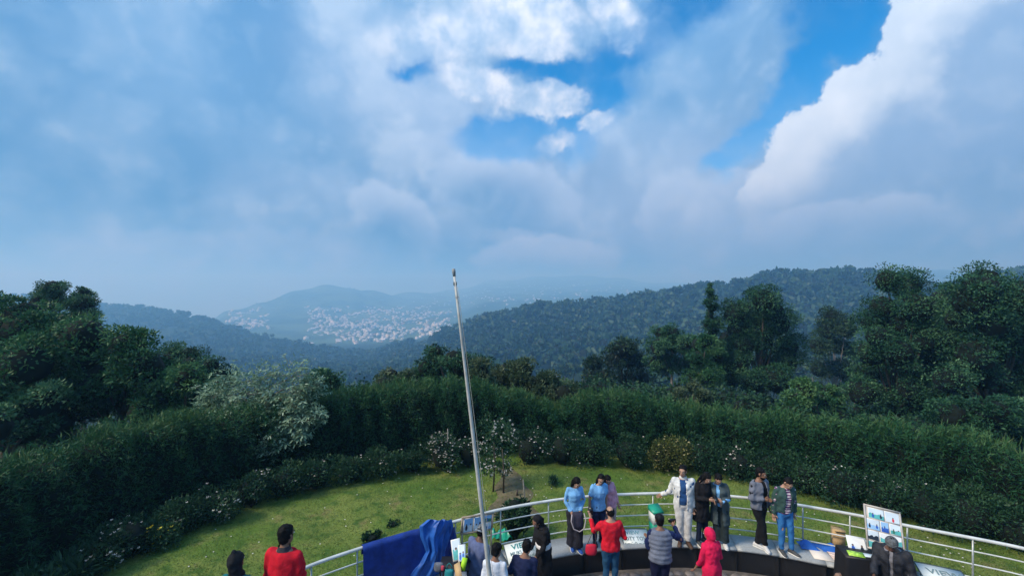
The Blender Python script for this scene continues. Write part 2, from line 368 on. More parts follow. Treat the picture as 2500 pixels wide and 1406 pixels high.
def terrain_z(X, Y):
    X = np.asarray(X, float); Y = np.asarray(Y, float)
    zf = canopy_z(X, np.maximum(Y, 40)) - forest_h(X, np.maximum(Y, 40))
    r = np.hypot(X - .5, Y - 4)
    t = np.clip((r - 15.5) / 34, 0, 1); t = t * t * (3 - 2 * t)
    und = .5 * np.sin(X * .11 + 1) * np.cos(Y * .09) * np.clip((r - 20) / 60, 0, 1)
    return (-.12) * (1 - t) + zf * t + und
def tz(x, y): return float(terrain_z(np.array([x]), np.array([y]))[0])

def build_terrain():
    # bearing/distance grid, fine towards the view, closed round the back
    a1 = np.concatenate([np.linspace(-180, -62, 24)[:-1], np.linspace(-62, 62, 300), np.linspace(62, 180, 24)[1:]])
    rr = np.concatenate([[6, 9, 12, 15], np.geomspace(16, 5600, 170)])
    A, Rr = np.meshgrid(np.radians(a1), rr, indexing='ij')
    X = np.sin(A) * Rr; Y = np.cos(A) * Rr
    # outside the field of view the hills go on at the bearing of the frame's edge
    lim = R(60); Ac = np.clip(A, -lim, lim); Xc = np.sin(Ac) * Rr; Yc = np.cos(Ac) * Rr
    Z = terrain_z(Xc, Yc)
    far = np.clip((Rr - 200) / 800, 0, 1)
    Z = Z + far * 5 * np.sin(X * .012 + 2) * np.cos(Y * .010)
    n, k = Z.shape
    V = np.stack([X, Y, Z], -1).reshape(-1, 3)
    i = np.arange(n - 1)[:, None] * k; j = np.arange(k - 1)[None]
    Q = np.stack([i + j, i + j + 1, i + k + j + 1, i + k + j], -1).reshape(-1, 4)[:, ::-1]
    m = bpy.data.materials.new('hill_ground'); m.use_nodes = True; T = NT(m.node_tree); b = T.n['Principled BSDF']
    g = T.new('ShaderNodeNewGeometry'); P = g.outputs['Position']
    n1 = T.noise(P, .012, 6, .6); n2 = T.noise(P, .09, 5, .6)
    c = T.mix(T.rng(n1, .42, .6), (.010, .020, .010), (.020, .036, .016))
    c = T.mix(T.rng(n2, .58, .74), c, (.034, .036, .022))
    sp = T.new('ShaderNodeSeparateXYZ'); T.l.new(P, sp.inputs[0])
    vill = T.rng(sp.outputs[1], 900, 1100)
    f2 = T.noise(P, .006, 4, .55)
    field = T.mix(T.rng(f2, .42, .58), (.030, .060, .036), (.075, .125, .062))
    field = T.mix(T.rng(T.noise(P, .02, 5, .65), .52, .68), field, (.016, .034, .022))
    T.put(b.inputs['Base Color'], T.mix(vill, c, field)); b.inputs['Roughness'].default_value = .95; b.inputs['Specular IOR Level'].default_value = .1
    tag(MB().add(V, Q).build('terrain', m, smooth=True), kind='structure')
build_terrain()

# ------------------------------------------------------------------ distant forest
def crown_template(rng, nleaf, leaf, rx=1.0, rz=.72, lobes=9, core=.62):
    """unit crown of leaf-clump faces around several lobes, centred at 0, radius about 1"""
    mb = MB(); c = rng.normal(size=(lobes, 3)); c = nrm(c) * rng.uniform(.25, .72, (lobes, 1)); c[:, 2] = np.abs(c[:, 2]) * .8 - .15
    k = nleaf // lobes
    for q in range(lobes):
        u = nrm(rng.normal(size=(k, 3)) + np.array([0, 0, .45])); rad = rng.uniform(.28, .5)
        P = (c[q] + u * rad * rng.uniform(.75, 1.1, (k, 1))) * np.array([rx, rx, rz])
        D = nrm(np.cross(u, rng.normal(size=(k, 3))) + u * .5)
        t = np.clip(.5 + rng.normal() * .17 + rng.normal(size=k) * .12, 0, 1)
        mb.leaves(P - D * leaf * .5, D, leaf * rng.uniform(.7, 1.3, k), leaf * rng.uniform(.5, .9, k), t, rng)
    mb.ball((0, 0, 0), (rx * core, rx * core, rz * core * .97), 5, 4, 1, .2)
    return mb
def arrays(mb):
    return np.concatenate(mb.v), mb.f, np.concatenate(mb.t), mb.mi

def scatter_forest(rng, n, xr, yr, tree_r, nleaf, leaf, name, label, keep=None, group=None):
    """one mass of far trees"""
    temps = [arrays(crown_template(rng, nleaf, leaf)) for _ in range(5)]
    Y = np.exp(rng.uniform(math.log(yr[0]), math.log(yr[1]), n * 4)) if yr[1] / yr[0] > 4 else np.sqrt(rng.uniform(yr[0] ** 2, yr[1] ** 2, n * 4))
    xp = rng.uniform(*xr, n * 4); X = (xp - CX) * Y / F
    ok = np.ones(len(X), bool)
    if keep is not None: ok = keep(xp, Y)
    X, Y = X[ok][:n], Y[ok][:n]
    Zc = canopy_z(X, Y); mb = MB()
    for i in range(len(X)):
        V, Fs, t, mi = temps[i % 5]; s = tree_r * min(1.9, .85 * math.exp(rng.normal() * .36)); a = rng.uniform(0, 6.28)
        ca, sa = math.cos(a), math.sin(a); hz = rng.normal() * tree_r * .28
        W = V * s; W = np.stack([W[:, 0] * ca - W[:, 1] * sa, W[:, 0] * sa + W[:, 1] * ca, W[:, 2] * rng.uniform(.9, 1.3)], 1)
        W += np.array([X[i], Y[i], Zc[i] - s * .75 + hz])
        tt = np.clip(t + rng.normal() * .17 + .16 * math.sin(X[i] * .021 + 2 * math.sin(Y[i] * .013)), 0, 1)
        b0 = mb.n; mb.v.append(W); mb.t.append(tt); mb.n += len(W)
        for f, m_ in zip(Fs, mi): mb.f.append(f + b0); mb.mi.append(m_)
    o = mb.build(name, [L_FOREST, M_CORE]); tag(o, label, 'forest', group, 'stuff'); return o
g = np.random.default_rng(11)
scatter_forest(g, 2600, (-250, 1010), (300, 1080), 6.7, 30, .78, 'hillside_forest', 'blue-hazed forest covering the left hillside and valley below the mist',
               keep=lambda xp, Y: Y < np.interp(xp, [-250, 240, 430, 560, 640, 780, 900, 1000], [1060, 1000, 960, 860, 800, 760, 780, 800]))
scatter_forest(g, 2500, (880, 2700), (240, 620), 6.2, 40, .66, 'hillside_forest', 'hazy forest canopy covering the upper right hillside up to the ridge',
               keep=lambda xp, Y: (Y < np.interp(xp, [880, 1110, 1200, 1500, 1900, 2700], [800, 640, 600, 570, 540, 480])) & (Y > np.interp(xp, [880, 1110, 1300], [330, 260, 255])))
scatter_forest(g, 1000, (500, 1600), (1020, 3600), 7.5, 24, .9, 'valley_tree_patches', 'dark tree patches between the far town houses in the mist',
               keep=lambda xp, Y: np.sin(xp * .031 + Y * .004) + np.sin(xp * .013 - Y * .0021) > .15)

scatter_forest(g, 520, (600, 1020), (1725, 2800), 8.0, 24, .8, 'hilltop_forest', 'dim grey-blue wood on the misty hill above the town',
               keep=lambda xp, Y: Y > np.interp(xp, [600, 720, 790, 860, 1020], [2100, 1890, 1890, 1980, 2400]))
# ------------------------------------------------------------------ trees on the nearer right slope: individuals
def slope_tree_mesh(rng, i):
    mb = crown_template(rng, 330, .34, 1.0, [.85, 1.15, .75, 1.0][i], 13)
    mb.v = [v * 3.6 + np.array([0, 0, 7.4]) for v in mb.v]
    crown = mb
    tr = MB(); tr.tube([(0, 0, -1.5), (.1, 0, 2), (.25, .1, 4.5), (.2, .2, 7.5)], [.26, .2, .15, .06], 6)
    for q in range(5):
        a = rng.uniform(0, 6.28); tr.tube([(.2, .1, rng.uniform(3.2, 5)), (math.cos(a) * 1.1, math.sin(a) * 1.1, 6), (math.cos(a) * 2.2, math.sin(a) * 2.2, 7.6)], [.09, .06, .03], 5)
    return crown.mesh('crown'), tr.mesh('trunk')
protos = []
for i in range(4):
    cm, tm = slope_tree_mesh(np.random.default_rng(50 + i), i)
    for me_, ms_ in ((cm, (L_FOREST, M_CORE)), (tm, (M_BARKP,))):
        for q in ms_: me_.materials.append(q)
    protos.append((cm, tm))
def slope_tree(i, X, Y, sc, label, group):
    t = empty('slope_tree', (X, Y, tz(X, Y) - .1), random.uniform(0, 6.28), label, 'tree', group); t.scale = (sc, sc, sc * random.uniform(.9, 1.15))
    c = link('crown', protos[i][0], t); link('trunk', protos[i][1], t); return t
random.seed(21)
cnt = 0
for _ in range(900):
    if cnt >= 200: break
    Y = math.exp(random.uniform(math.log(62), math.log(265))); xp_ = random.uniform(1120, 2620) if Y > 110 else random.uniform(1230, 1760)
    if Y < 250 and xp_ < 1240 - (Y - 110) * .6: continue
    slope_tree(cnt % 4, (xp_ - CX) * Y / F, Y, random.uniform(.75, 1.2) * (1.0 if Y > 120 else .62),
               'round-crowned tree in the hazy wood on the right slope' if Y > 120 else 'small tree on the near slope just beyond the hedge right of the flagpole',
               'trees of the hazy right slope' if Y > 120 else 'small trees just beyond the hedge')
    cnt += 1

# ------------------------------------------------------------------ the town
def house_mesh(kind):
    mb = MB()
    if kind == 0:      # gable roof
        mb.box((0, 0, 2.6), (10, 8, 5.2)); V = [(-5.6, -4.6, 5.0), (5.6, -4.6, 5.0), (5.6, 4.6, 5.0), (-5.6, 4.6, 5.0), (-5.6, 0, 7.6), (5.6, 0, 7.6)]
        mb.add(V, [[0, 1, 5, 4], [2, 3, 4, 5]], mi=1); mb.add(V, [[0, 4, 3], [1, 2, 5]], mi=0)
    elif kind == 1:    # flat two-storey block with parapet and stair head
        mb.box((0, 0, 3.6), (9, 9, 7.2)); mb.box((0, 0, 7.35), (9.5, 9.5, .3), mi=1); mb.box((2, 2, 8.6), (3, 3, 2.4)); mb.box((0, -4.6, 3.7), (9.2, .5, .3), mi=1)
    elif kind == 2:    # hip roof
        mb.box((0, 0, 2.2), (13, 7, 4.4)); V = [(-7, -4, 4.3), (7, -4, 4.3), (7, 4, 4.3), (-7, 4, 4.3), (-3.5, 0, 6.6), (3.5, 0, 6.6)]
        mb.add(V, [[0, 1, 5, 4], [2, 3, 4, 5]], mi=1); mb.add(V, [[0, 4, 3], [1, 2, 5]], mi=1)
    else:              # three storey
        mb.box((0, 0, 4.8), (8, 10, 9.6)); mb.box((0, 0, 9.75), (8.4, 10.4, .3), mi=1); mb.box((-1, 1, 10.6), (2.6, 2.6, 1.6)); mb.box((0, -5.2, 3.3), (8.2, .6, .25), mi=1); mb.box((0, -5.2, 6.5), (8.2, .6, .25), mi=1)
    # window openings on the valley side, recessed panes
    for fx in (-2.6, 0, 2.6):
        mb.box((fx, -[4.0, 4.5, 3.5, 5.0][kind] - .03, 2.0), (1.3, .12, 1.4), mi=2)
    return mb
WALLS = [mat('town_wall_white', (.66, .67, .67), .9), mat('town_wall_cream', (.60, .58, .53), .9), mat('town_wall_blue', (.46, .55, .62), .9), mat('town_wall_grey', (.44, .45, .46), .9)]
ROOFS = [mat('town_roof_grey', (.46, .47, .48), .8), mat('town_roof_rust', (.26, .19, .17), .9), mat('town_roof_white', (.70, .70, .70), .8)]
GLASSD = mat('dark_pane', (.03, .04, .05), .2, spec=.5)
house_meshes = []
for k in range(4):
    for wi in range(4):
        me_ = house_mesh(k).mesh('town_house')
        for q in (WALLS[wi], ROOFS[(k + wi) % 3], GLASSD): me_.materials.append(q)
        house_meshes.append(me_)
def solve_depth(xp_, yp_, y0, y1):
    Ys = np.linspace(y0, y1, 240); Z = terrain_z((xp_ - CX) * Ys / F, Ys); yy = CY + (ZC - Z) * F / Ys
    w = np.where((yy[:-1] > yp_) & (yy[1:] <= yp_))[0]
    return float(Ys[w[0]]) if len(w) else None
random.seed(5)
AREAS = [  # x0,x1,y0,y1, count, words
 (552, 662, 752, 804, 44, 'small pale house in the far left cluster of the misty town', 'houses of the left town cluster'),
 (742, 985, 748, 806, 130, 'small pale house on the misty town hillside left of the flagpole', 'houses on the town hillside'),
 (742, 960, 806, 840, 46, 'small pale house at the foot of the misty town', 'houses at the foot of the town'),
 (980, 1112, 758, 828, 52, 'small pale house in the misty town just left of the flagpole', 'houses beside the flagpole'),
 (1000, 1560, 690, 752, 260, None, None), (745, 1110, 748, 836, 420, None, None), (556, 660, 755, 804, 60, None, None)]
far_mb = MB(); seen = []
for x0, x1, y0, y1, cnt, words, grp in AREAS:
    done = tries = 0
    while done < cnt and tries < cnt * 14:
        tries += 1
        xp_, yp_ = random.uniform(x0, x1), random.uniform(y0, y1)
        ed = min((xp_ - x0) / 60, (x1 - xp_) / 60, (yp_ - y0) / 14, (y1 - yp_) / 14)
        if ed < 1 and random.random() > .25 + .75 * max(0, ed) + .45 * math.sin(xp_ * .13 + yp_ * .31): continue
        if math.sin(xp_ * .047 + 1.7 * math.sin(yp_ * .09)) * math.sin(yp_ * .16 + xp_ * .021) > .55: continue
        if words and math.sin(xp_ * .09 + yp_ * .05) + math.sin(yp_ * .21 - xp_ * .03) < -.75: continue
        Y = solve_depth(xp_, yp_, 930, 4600)
        if Y is None: continue
        X = (xp_ - CX) * Y / F
        if any((X - a) ** 2 + (Y - b) ** 2 < (13 if words else 9) ** 2 for a, b in seen): continue
        seen.append((X, Y)); done += 1
        k = random.randrange(16); sc = random.uniform(.70, 1.15) if words else random.uniform(.55, .95); rz = random.choice([0, .3, -.4, 1.57, 1.2]) + random.uniform(-.2, .2)
        z = tz(X, Y) - .8
        if words:
            h = link('town_house', house_meshes[k], loc=(X, Y, z)); h.rotation_euler = (0, 0, rz); h.scale = (sc, sc, sc); tag(h, words, 'house', grp)
        else:
            hm_ = house_mesh(k % 4); M = np.array(Matrix.Rotation(rz, 3, 'Z')); b0 = far_mb.n
            for v, f, t, mi in [(np.concatenate(hm_.v), hm_.f, np.concatenate(hm_.t), hm_.mi)]:
                far_mb.v.append(v @ M.T * sc + np.array([X, Y, z])); far_mb.t.append(t); far_mb.n += len(v)
                for ff, mm in zip(f, mi): far_mb.f.append(ff + b0); far_mb.mi.append(mm)
tag(far_mb.build('distant_town', [WALLS[0], ROOFS[0], GLASSD]), 'pale specks of the far town fading into mist right of the flagpole', 'town', kind='stuff')

# ------------------------------------------------------------------ the air over the valley
hz = MB().box((0, 0, -275), (11400, 11400, 880)); me_ = hz.mesh('haze')
hm_ = bpy.data.materials.new('haze_air'); hm_.use_nodes = True; T = NT(hm_.node_tree); T.n.clear()
pv = T.new('ShaderNodeVolumePrincipled'); pv.inputs['Color'].default_value = (.27, .62, 1.0, 1); pv.inputs['Absorption Color'].default_value = (.62, .42, 1, 1); pv.inputs['Density'].default_value = .00085; pv.inputs['Anisotropy'].default_value = .2
out_ = T.new('ShaderNodeOutputMaterial'); T.l.new(pv.outputs[0], out_.inputs['Volume'])
tag(link('haze', me_, mat=hm_), kind='stuff')
# ------------------------------------------------------------------ plan curves of the lookout
def resample(P, n):
    P = np.asarray(P, float); s = np.concatenate([[0], np.cumsum(np.linalg.norm(np.diff(P, axis=0), axis=1))])
    # Catmull-Rom-like smoothing: interpolate with many samples then average
    t = np.linspace(0, s[-1], 800); Q = np.stack([np.interp(t, s, P[:, k]) for k in range(P.shape[1])], 1)
    k = 45; ker = np.hanning(k); ker /= ker.sum(); Qp = np.concatenate([Q[:1] * 2 - Q[k // 2:0:-1], Q, Q[-1:] * 2 - Q[-2:-k // 2 - 1:-1]])
    Q = np.stack([np.convolve(Qp[:, j], ker, 'valid') for j in range(P.shape[1])], 1)
    s2 = np.concatenate([[0], np.cumsum(np.linalg.norm(np.diff(Q, axis=0), axis=1))]); u = np.linspace(0, s2[-1], n)
    return np.stack([np.interp(u, s2, Q[:, k]) for k in range(P.shape[1])], 1)
RAIL_Z = 1.35
rail_px = [(740, 1385), (815, 1359), (890, 1334), (1000, 1302), (1120, 1270), (1205, 1246), (1290, 1230), (1375, 1217), (1460, 1209), (1550, 1205), (1640, 1203), (1725, 1206), (1810, 1213), (1880, 1221), (1950, 1232), (2100, 1258), (2200, 1280), (2350, 1308), (2500, 1337)]
rp = [tuple(ground(x, y, RAIL_Z)[:2]) for x, y in rail_px]
rp = [(-4.9, 5.2), (-4.35, 6.3)] + rp + [(10.3, 7.1), (10.9, 6.0), (11.2, 4.8)]
RAILC = resample(rp, 160)
def offset(C, d):
    t = nrm(np.gradient(C, axis=0)); n = np.stack([-t[:, 1], t[:, 0]], 1); return C + n * d     # positive: outwards over the lawn
edge_px = [(250, 1400), (420, 1325), (600, 1255), (800, 1200), (1000, 1168), (1150, 1156), (1300, 1150), (1500, 1152), (1650, 1166), (1800, 1186), (2000, 1232), (2250, 1300), (2500, 1372)]
ep = [tuple(ground(x, y, .1)[:2]) for x, y in edge_px]
ep = [(-8.9, 5.0), (-8.95, 7.2)] + ep + [(11.9, 8.0), (12.2, 5.0)]
EDGEC = resample(ep, 160)

def strip(A, B, za, zb, k, zfun=None):
    """grid between plan curves A and B"""
    u = np.linspace(0, 1, k)[None, :, None]; G = A[:, None] * (1 - u) + B[:, None] * u
    z = za * (1 - u[..., 0]) + zb * u[..., 0] + 0 * G[..., 0]
    if zfun is not None: z = z + zfun(G[..., 0], G[..., 1])
    V = np.concatenate([G, z[..., None]], -1).reshape(-1, 3); n = len(A)
    i = np.arange(n - 1)[:, None] * k; j = np.arange(k - 1)[None]
    return V, np.stack([i + j, i + k + j, i + k + j + 1, i + j + 1], -1).reshape(-1, 4)

# lawn sheet out to the hedge
def lawn_z(X, Y): return .035 * np.sin(X * 1.1 + .5) * np.cos(Y * .9) + .02 * np.sin(X * 2.7 + Y * 2.1)
gm = bpy.data.materials.new('lawn_grass'); gm.use_nodes = True; T = NT(gm.node_tree); b = T.n['Principled BSDF']
P_ = T.new('ShaderNodeNewGeometry').outputs['Position']
c = T.mix(T.rng(T.noise(P_, .55, 5, .6), .36, .62), (.105, .185, .034), (.200, .245, .062))
c = T.mix(T.rng(T.noise(P_, 2.6, 5, .65), .46, .68), c, (.055, .120, .026))
c = T.mix(T.rng(T.noise(P_, 1.1, 6, .72), .55, .70), c, (.240, .205, .090))
c = T.mix(T.rng(T.noise(P_, 30, 3, .7), .40, .75), c, (.050, .085, .015))
T.put(b.inputs['Base Color'], c); b.inputs['Roughness'].default_value = .95; b.inputs['Specular IOR Level'].default_value = .1
bp = T.new('ShaderNodeBump'); bp.inputs['Strength'].default_value = .8; bp.inputs['Distance'].default_value = .04
T.put(bp.inputs['Height'], T.noise(P_, 22, 5, .7)); T.l.new(bp.outputs[0], b.inputs['Normal'])
V, Q = strip(offset(RAILC, .06), offset(EDGEC, 2.6), .1, .1, 40, lawn_z)
tag(MB().add(V, Q).build('lawn', gm, smooth=True), kind='structure')
# grass blades
g = np.random.default_rng(3)
L_GRASS = leafmat('grass_blade', (.058, .115, .022), (.135, .205, .042), (.260, .280, .100), .3)
n = 54000; i = g.integers(0, 159, n); u = g.random(n)[:, None]; v = g.random(n)[:, None]
A0 = offset(RAILC, .10); B0 = offset(EDGEC, .6)
PA = A0[i] * (1 - u) + A0[i + 1] * u; PB = B0[i] * (1 - u) + B0[i + 1] * u; P = PA * (1 - v) + PB * v
Z = .095 + lawn_z(P[:, 0], P[:, 1]); P3 = np.concatenate([P, Z[:, None]], 1)
D = nrm(np.concatenate([g.normal(size=(n, 2)) * .75, np.ones((n, 1))], 1))
pat = .5 + .25 * np.sin(P[:, 0] * .9 + 1.3 * np.sin(P[:, 1] * .8)) * np.cos(P[:, 1] * 1.1) + g.normal(size=n) * .16
mb = MB(); mb.leaves(P3, D, g.uniform(.03, .085, n), g.uniform(.008, .016, n), np.clip(pat, 0, 1), g)
tag(mb.build('grass', L_GRASS), 'short yellow-green grass of the lawn beyond the railing', 'grass', kind='stuff')
# daisies scattered on the lawn
mb = MB(); n = 260; i = g.integers(0, 159, n); v = g.random(n)[:, None]; P = A0[i] * (1 - v) + B0[i] * v
for q in P: mb.add([(q[0] + .018 * math.cos(a), q[1] + .018 * math.sin(a), .15) for a in np.arange(6) * 1.047] + [(q[0], q[1], .162)], [[k, (k + 1) % 6, 6] for k in range(6)])
tag(mb.build('lawn_daisies', L_FLOWER), 'tiny white daisies sprinkled over the lawn', 'flowers', kind='stuff')

# worn earth path leading from the railing to the hedge corner
em = mat('bare_earth', (.135, .115, .070), .95, .35, 3.0, .6, 18)
pc = np.array([ground(x, y, .1)[:2] for x, y in ((1238, 1146), (1250, 1180), (1252, 1215), (1255, 1262))])
pw = np.array([.22, .42, .55, .62]); V = []
for (x, y), w_ in zip(resample(pc, 26), np.interp(np.linspace(0, 1, 26), np.linspace(0, 1, 4), pw)):
    for q in np.linspace(-1, 1, 7): V.append((x + w_ * q * (1 + .18 * math.sin(y * 5 + q)), y, .108 + float(lawn_z(np.array(x + w_ * q), np.array(y))) + .012 * (1 - q * q)))
Q = [[a * 7 + k, a * 7 + k + 1, a * 7 + k + 8, a * 7 + k + 7] for a in range(25) for k in range(6)]
tag(MB().add(V, np.array(Q)[:, ::-1]).build('earth_path', em, smooth=True), kind='structure')

# ------------------------------------------------------------------ platform floor, steps
fm = mat('paving_mortar', (.13, .115, .105), .95, .25, 6, .4, 30)
C0 = offset(RAILC, .05); cen = np.array([3.0, 1.0])
V = np.concatenate([np.c_[C0, np.zeros(160)], [[10.5, -9, 0], [-6.5, -9, 0]], [[cen[0], cen[1], 0]]])
tag(MB().add(V, [[k, 162, (k + 1)] for k in range(161)] + [[161, 162, 0]]).build('platform_floor', fm), kind='structure')
floor_o = bpy.data.objects['platform_floor']
bpy.context.view_layer.update()
sm = [mat('paving_stone_a', (.24, .21, .195), .85, .25, 7, .4, 35), mat('paving_stone_b', (.30, .26, .24), .85, .25, 7, .4, 35), mat('paving_stone_c', (.19, .165, .16), .85, .25, 7, .4, 35)]
FR = offset(RAILC, -.66)   # foot of the bench
random.seed(9); k = 0
stone_meshes = []
for q in range(9):
    nn_ = random.choice([5, 6, 6, 7]); r_ = [random.uniform(.085, .118) for _ in range(nn_)]; a_ = [(j + random.uniform(-.2, .2)) * 6.283 / nn_ for j in range(nn_)]
    V = [(math.cos(a) * r * 1.15, math.sin(a) * r * .9, 0) for a, r in zip(a_, r_)] + [(math.cos(a) * r * 1.0, math.sin(a) * r * .78, .022) for a, r in zip(a_, r_)]
    me_ = MB().add(V, [[j, (j + 1) % nn_, nn_ + (j + 1) % nn_, nn_ + j] for j in range(nn_)]); me_.f.append(np.array([[nn_ + j for j in range(nn_)]])); me_.mi.append(np.array([0]))
    me_ = me_.mesh('paving_stone'); me_.materials.append(sm[q % 3]); stone_meshes.append(me_)
for row in range(7):
    for col in range(34):
        xx = 1.0 + col * .235 + (row % 2) * .11; 
        fy = float(np.interp(xx, FR[20:140, 0], FR[20:140, 1])); yy = fy - .13 - row * .185
        if yy < 7.9: continue
        s_ = link('paving_stone', random.choice(stone_meshes), floor_o, (xx + random.uniform(-.015, .015), yy + random.uniform(-.015, .015), .001)); s_.rotation_euler = (0, 0, random.uniform(-.4, .4))
st = mat('step_stone', (.22, .21, .20), .85, .2, 5, .3, 30)
mb = MB()
for z_, y1 in ((.35, 7.35), (.75, 6.15), (1.15, 5.85), (1.55, 5.6)):
    mb.box((-3.0, (y1 - 6) / 2, z_ - .2 if z_ > .4 else z_ / 2), (9.0 - z_, y1 + 6, .4 if z_ > .4 else z_))
tag(mb.build('entrance_steps', st), kind='structure')

# ------------------------------------------------------------------ granite bench under the railing
bench = empty('stone_bench', tuple(FR[80]) + (0,), 0, 'curved dark granite bench with grey top under the steel railing', 'bench')
bench.location = (0, 0, 0)
gr = mat('bench_top_granite', (.30, .32, .33), .42, .14, 30, .05, 90, spec=.5)
gd = mat('bench_front_granite', (.012, .013, .016), .28, .3, 40, .04, 90, spec=.5)
BI, BO, BF = offset(RAILC, -.64), offset(RAILC, -.05), offset(RAILC, -.60)
seg = [(a, min(a + 7, 152)) for a in range(8, 152, 7)]
for a, b2 in seg:
    f0, f1 = .02, -.02
    idx = np.linspace(a, b2, 7); 
    def cv(Cv):
        ii = np.interp(idx, np.arange(160), np.arange(160)); p_ = np.stack([np.interp(ii, np.arange(160), Cv[:, q]) for q in (0, 1)], 1)
        gap_ = .004; s_ = np.linalg.norm(p_[-1] - p_[0]); p_[0] += (p_[1] - p_[0]) / np.linalg.norm(p_[1] - p_[0]) * gap_; p_[-1] -= (p_[-1] - p_[-2]) / np.linalg.norm(p_[-1] - p_[-2]) * gap_; return p_
    pi, po, pf = cv(BI), cv(BO), cv(BF); k = len(pi)
    mb = MB()
    V = np.concatenate([np.c_[pi, np.full(k, .5)], np.c_[po, np.full(k, .5)], np.c_[pi, np.full(k, .455)], np.c_[po, np.full(k, .455)]])
    Q = []
    for j in range(k - 1):
        Q += [[j, j + k, j + k + 1, j + 1][::-1], [2 * k + j, 2 * k + j + 1, 3 * k + j + 1, 3 * k + j][::-1], [j, j + 1, 2 * k + j + 1, 2 * k + j][::-1], [k + j, 3 * k + j, 3 * k + j + 1, k + j + 1][::-1]]
    Q += [[0, 2 * k, 3 * k, k][::-1], [k - 1, 2 * k - 1, 4 * k - 1, 3 * k - 1][::-1]]
    mb.add(V, Q).build('top_slab', gr, bench)
    mb = MB(); pb = pf + (po - pf) * .06
    V = np.concatenate([np.c_[pf, np.full(k, .453)], np.c_[pf, np.zeros(k)], np.c_[pb, np.full(k, .453)], np.c_[pb, np.zeros(k)]]); Q = []
    for j in range(k - 1): Q += [[j, j + 1, k + j + 1, k + j][::-1], [2 * k + j, 3 * k + j, 3 * k + j + 1, 2 * k + j + 1][::-1]]
    Q += [[0, k, 3 * k, 2 * k], [k - 1, 3 * k - 1, 4 * k - 1, 2 * k - 1]]
    mb.add(V, Q).build('front_panel', gd, bench)

# ------------------------------------------------------------------ steel railing
steel = mat('brushed_steel', (.66, .67, .64), .40, .16, 3, .03, 60, metal=.15, spec=.5)
steeld = mat('post_steel', (.36, .39, .39), .4, .12, 14, metal=.4)
rail = empty('steel_railing', (0, 0, 0), 0, 'curved steel railing with four rails between the bench and the lawn', 'railing')
C3 = lambda z, d=0.0: np.c_[offset(RAILC, d), np.full(160, z)]
MB().tube(C3(RAIL_Z), .031, 10).build('top_rail', steel, rail, smooth=True)
for z_ in (1.10, .85, .60): MB().tube(C3(z_), .0135, 8).build('lower_rail', steel, rail, smooth=True)
def rail_at(xpix):
    """index along the railing at a bearing"""
    b_ = (xpix - CX) / F; r_ = RAILC[:, 0] / RAILC[:, 1]; return float(np.interp(b_, r_[:150], np.arange(150)))
def rail_pt(xpix, d=0.0):
    i_ = rail_at(xpix); Cq = offset(RAILC, d); return np.array([np.interp(i_, np.arange(160), Cq[:, k]) for k in (0, 1)])
for xq in (640, 760, 872, 1000, 1112, 1222, 1339, 1462, 1594, 1722, 1850, 1960, 2075, 2215, 2375, 2560, 2800):
    q = rail_pt(xq); mb = MB(); mb.tube([(q[0], q[1], .0), (q[0], q[1], .7), (q[0], q[1], RAIL_Z - .03)], .016, 8); mb.tube([(q[0], q[1], .1), (q[0], q[1], .112)], .055, 10)
    mb.build('post', steeld, rail, smooth=True)

# ------------------------------------------------------------------ leaning flag pole
pw_ = mat('pole_paint', (.46, .47, .45), .5, .2, 5, .1, 30); pdk = mat('pole_fitting', (.10, .11, .12), .6)
top = px(1109, 672, 6.6); bot = px(1195, 1400, 6.6); d_ = (bot - top).normalized(); tb = bot + d_ * ((bot.z - .35) / -d_.z)
pole = empty('flagpole', tb, 0, 'tall slim pale flagpole leaning left in front of the valley', 'flagpole')
def rel(p): return tuple(Vector(p) - tb)
def rmix(t): return tuple((tb * (1 - t) + top * t) - tb)
MB().tube([rmix(t) for t in np.linspace(0, 1, 9)], np.linspace(.041, .019, 9), 14).build('shaft', pw_, pole, smooth=True)
e_ = top - d_ * .02
MB().tube([rel(top + d_ * .02), rel(top - d_ * .05), rel(top - d_ * .10)], [.020, .027, .024], 10).build('cap', mat('pole_cap', (.28, .30, .31), .5), pole, smooth=True)
mb = MB(); 
for s_ in (-1, 1): mb.box(rel(top + d_ * .13 + Vector((.019 * s_, -.012, 0))), (.012, .02, .055))
mb.build('rope_cleat', pdk, pole)
mb = MB(); mb.tube([rel(top + d_ * .33), rel(top + d_ * .345)], .027, 12); mb.build('joint_ring', mat('pole_ring', (.40, .42, .43), .5), pole)
mb = MB(); mb.tube([tuple(Vector(rmix(t)) + Vector((.055 - .02 * t + .015 * math.sin(t * 3.14), -.05, 0))) for t in np.linspace(.17, .97, 24)], .0035, 5); mb.build('halyard', mat('rope', (.45, .43, .38), .9), pole)
MB().tube([(0, 0, 0), (0, 0, .03)], .13, 14).build('base_plate', pdk, pole)

# ------------------------------------------------------------------ hedge round the lawn
HC = offset(EDGEC, 2.1)
crest_px = [(-300, 1200), (0, 1120), (120, 1108), (160, 1085), (200, 1062), (300, 1038), (420, 1018), (560, 1003), (700, 985), (800, 958), (900, 948), (1000, 934), (1100, 928), (1200, 940), (1280, 962), (1340, 988), (1375, 990), (1410, 966), (1500, 952), (1560, 968), (1650, 986), (1750, 1000), (1850, 1013), (1950, 1015), (2100, 1032), (2250, 1045), (2400, 1065), (2500, 1095), (2800, 1200)]
cxp = [q[0] for q in crest_px]; cyp = [q[1] for q in crest_px]
hx = CX + F * HC[:, 0] / HC[:, 1]
HT = np.clip(ZC - (np.interp(hx, cxp, cyp) - CY) * HC[:, 1] / F, 1.2, 3.4)
hedge = empty('hedge', (0, 0, 0), 0, 'long feathery dark green hedge curving round the lawn', 'hedge')
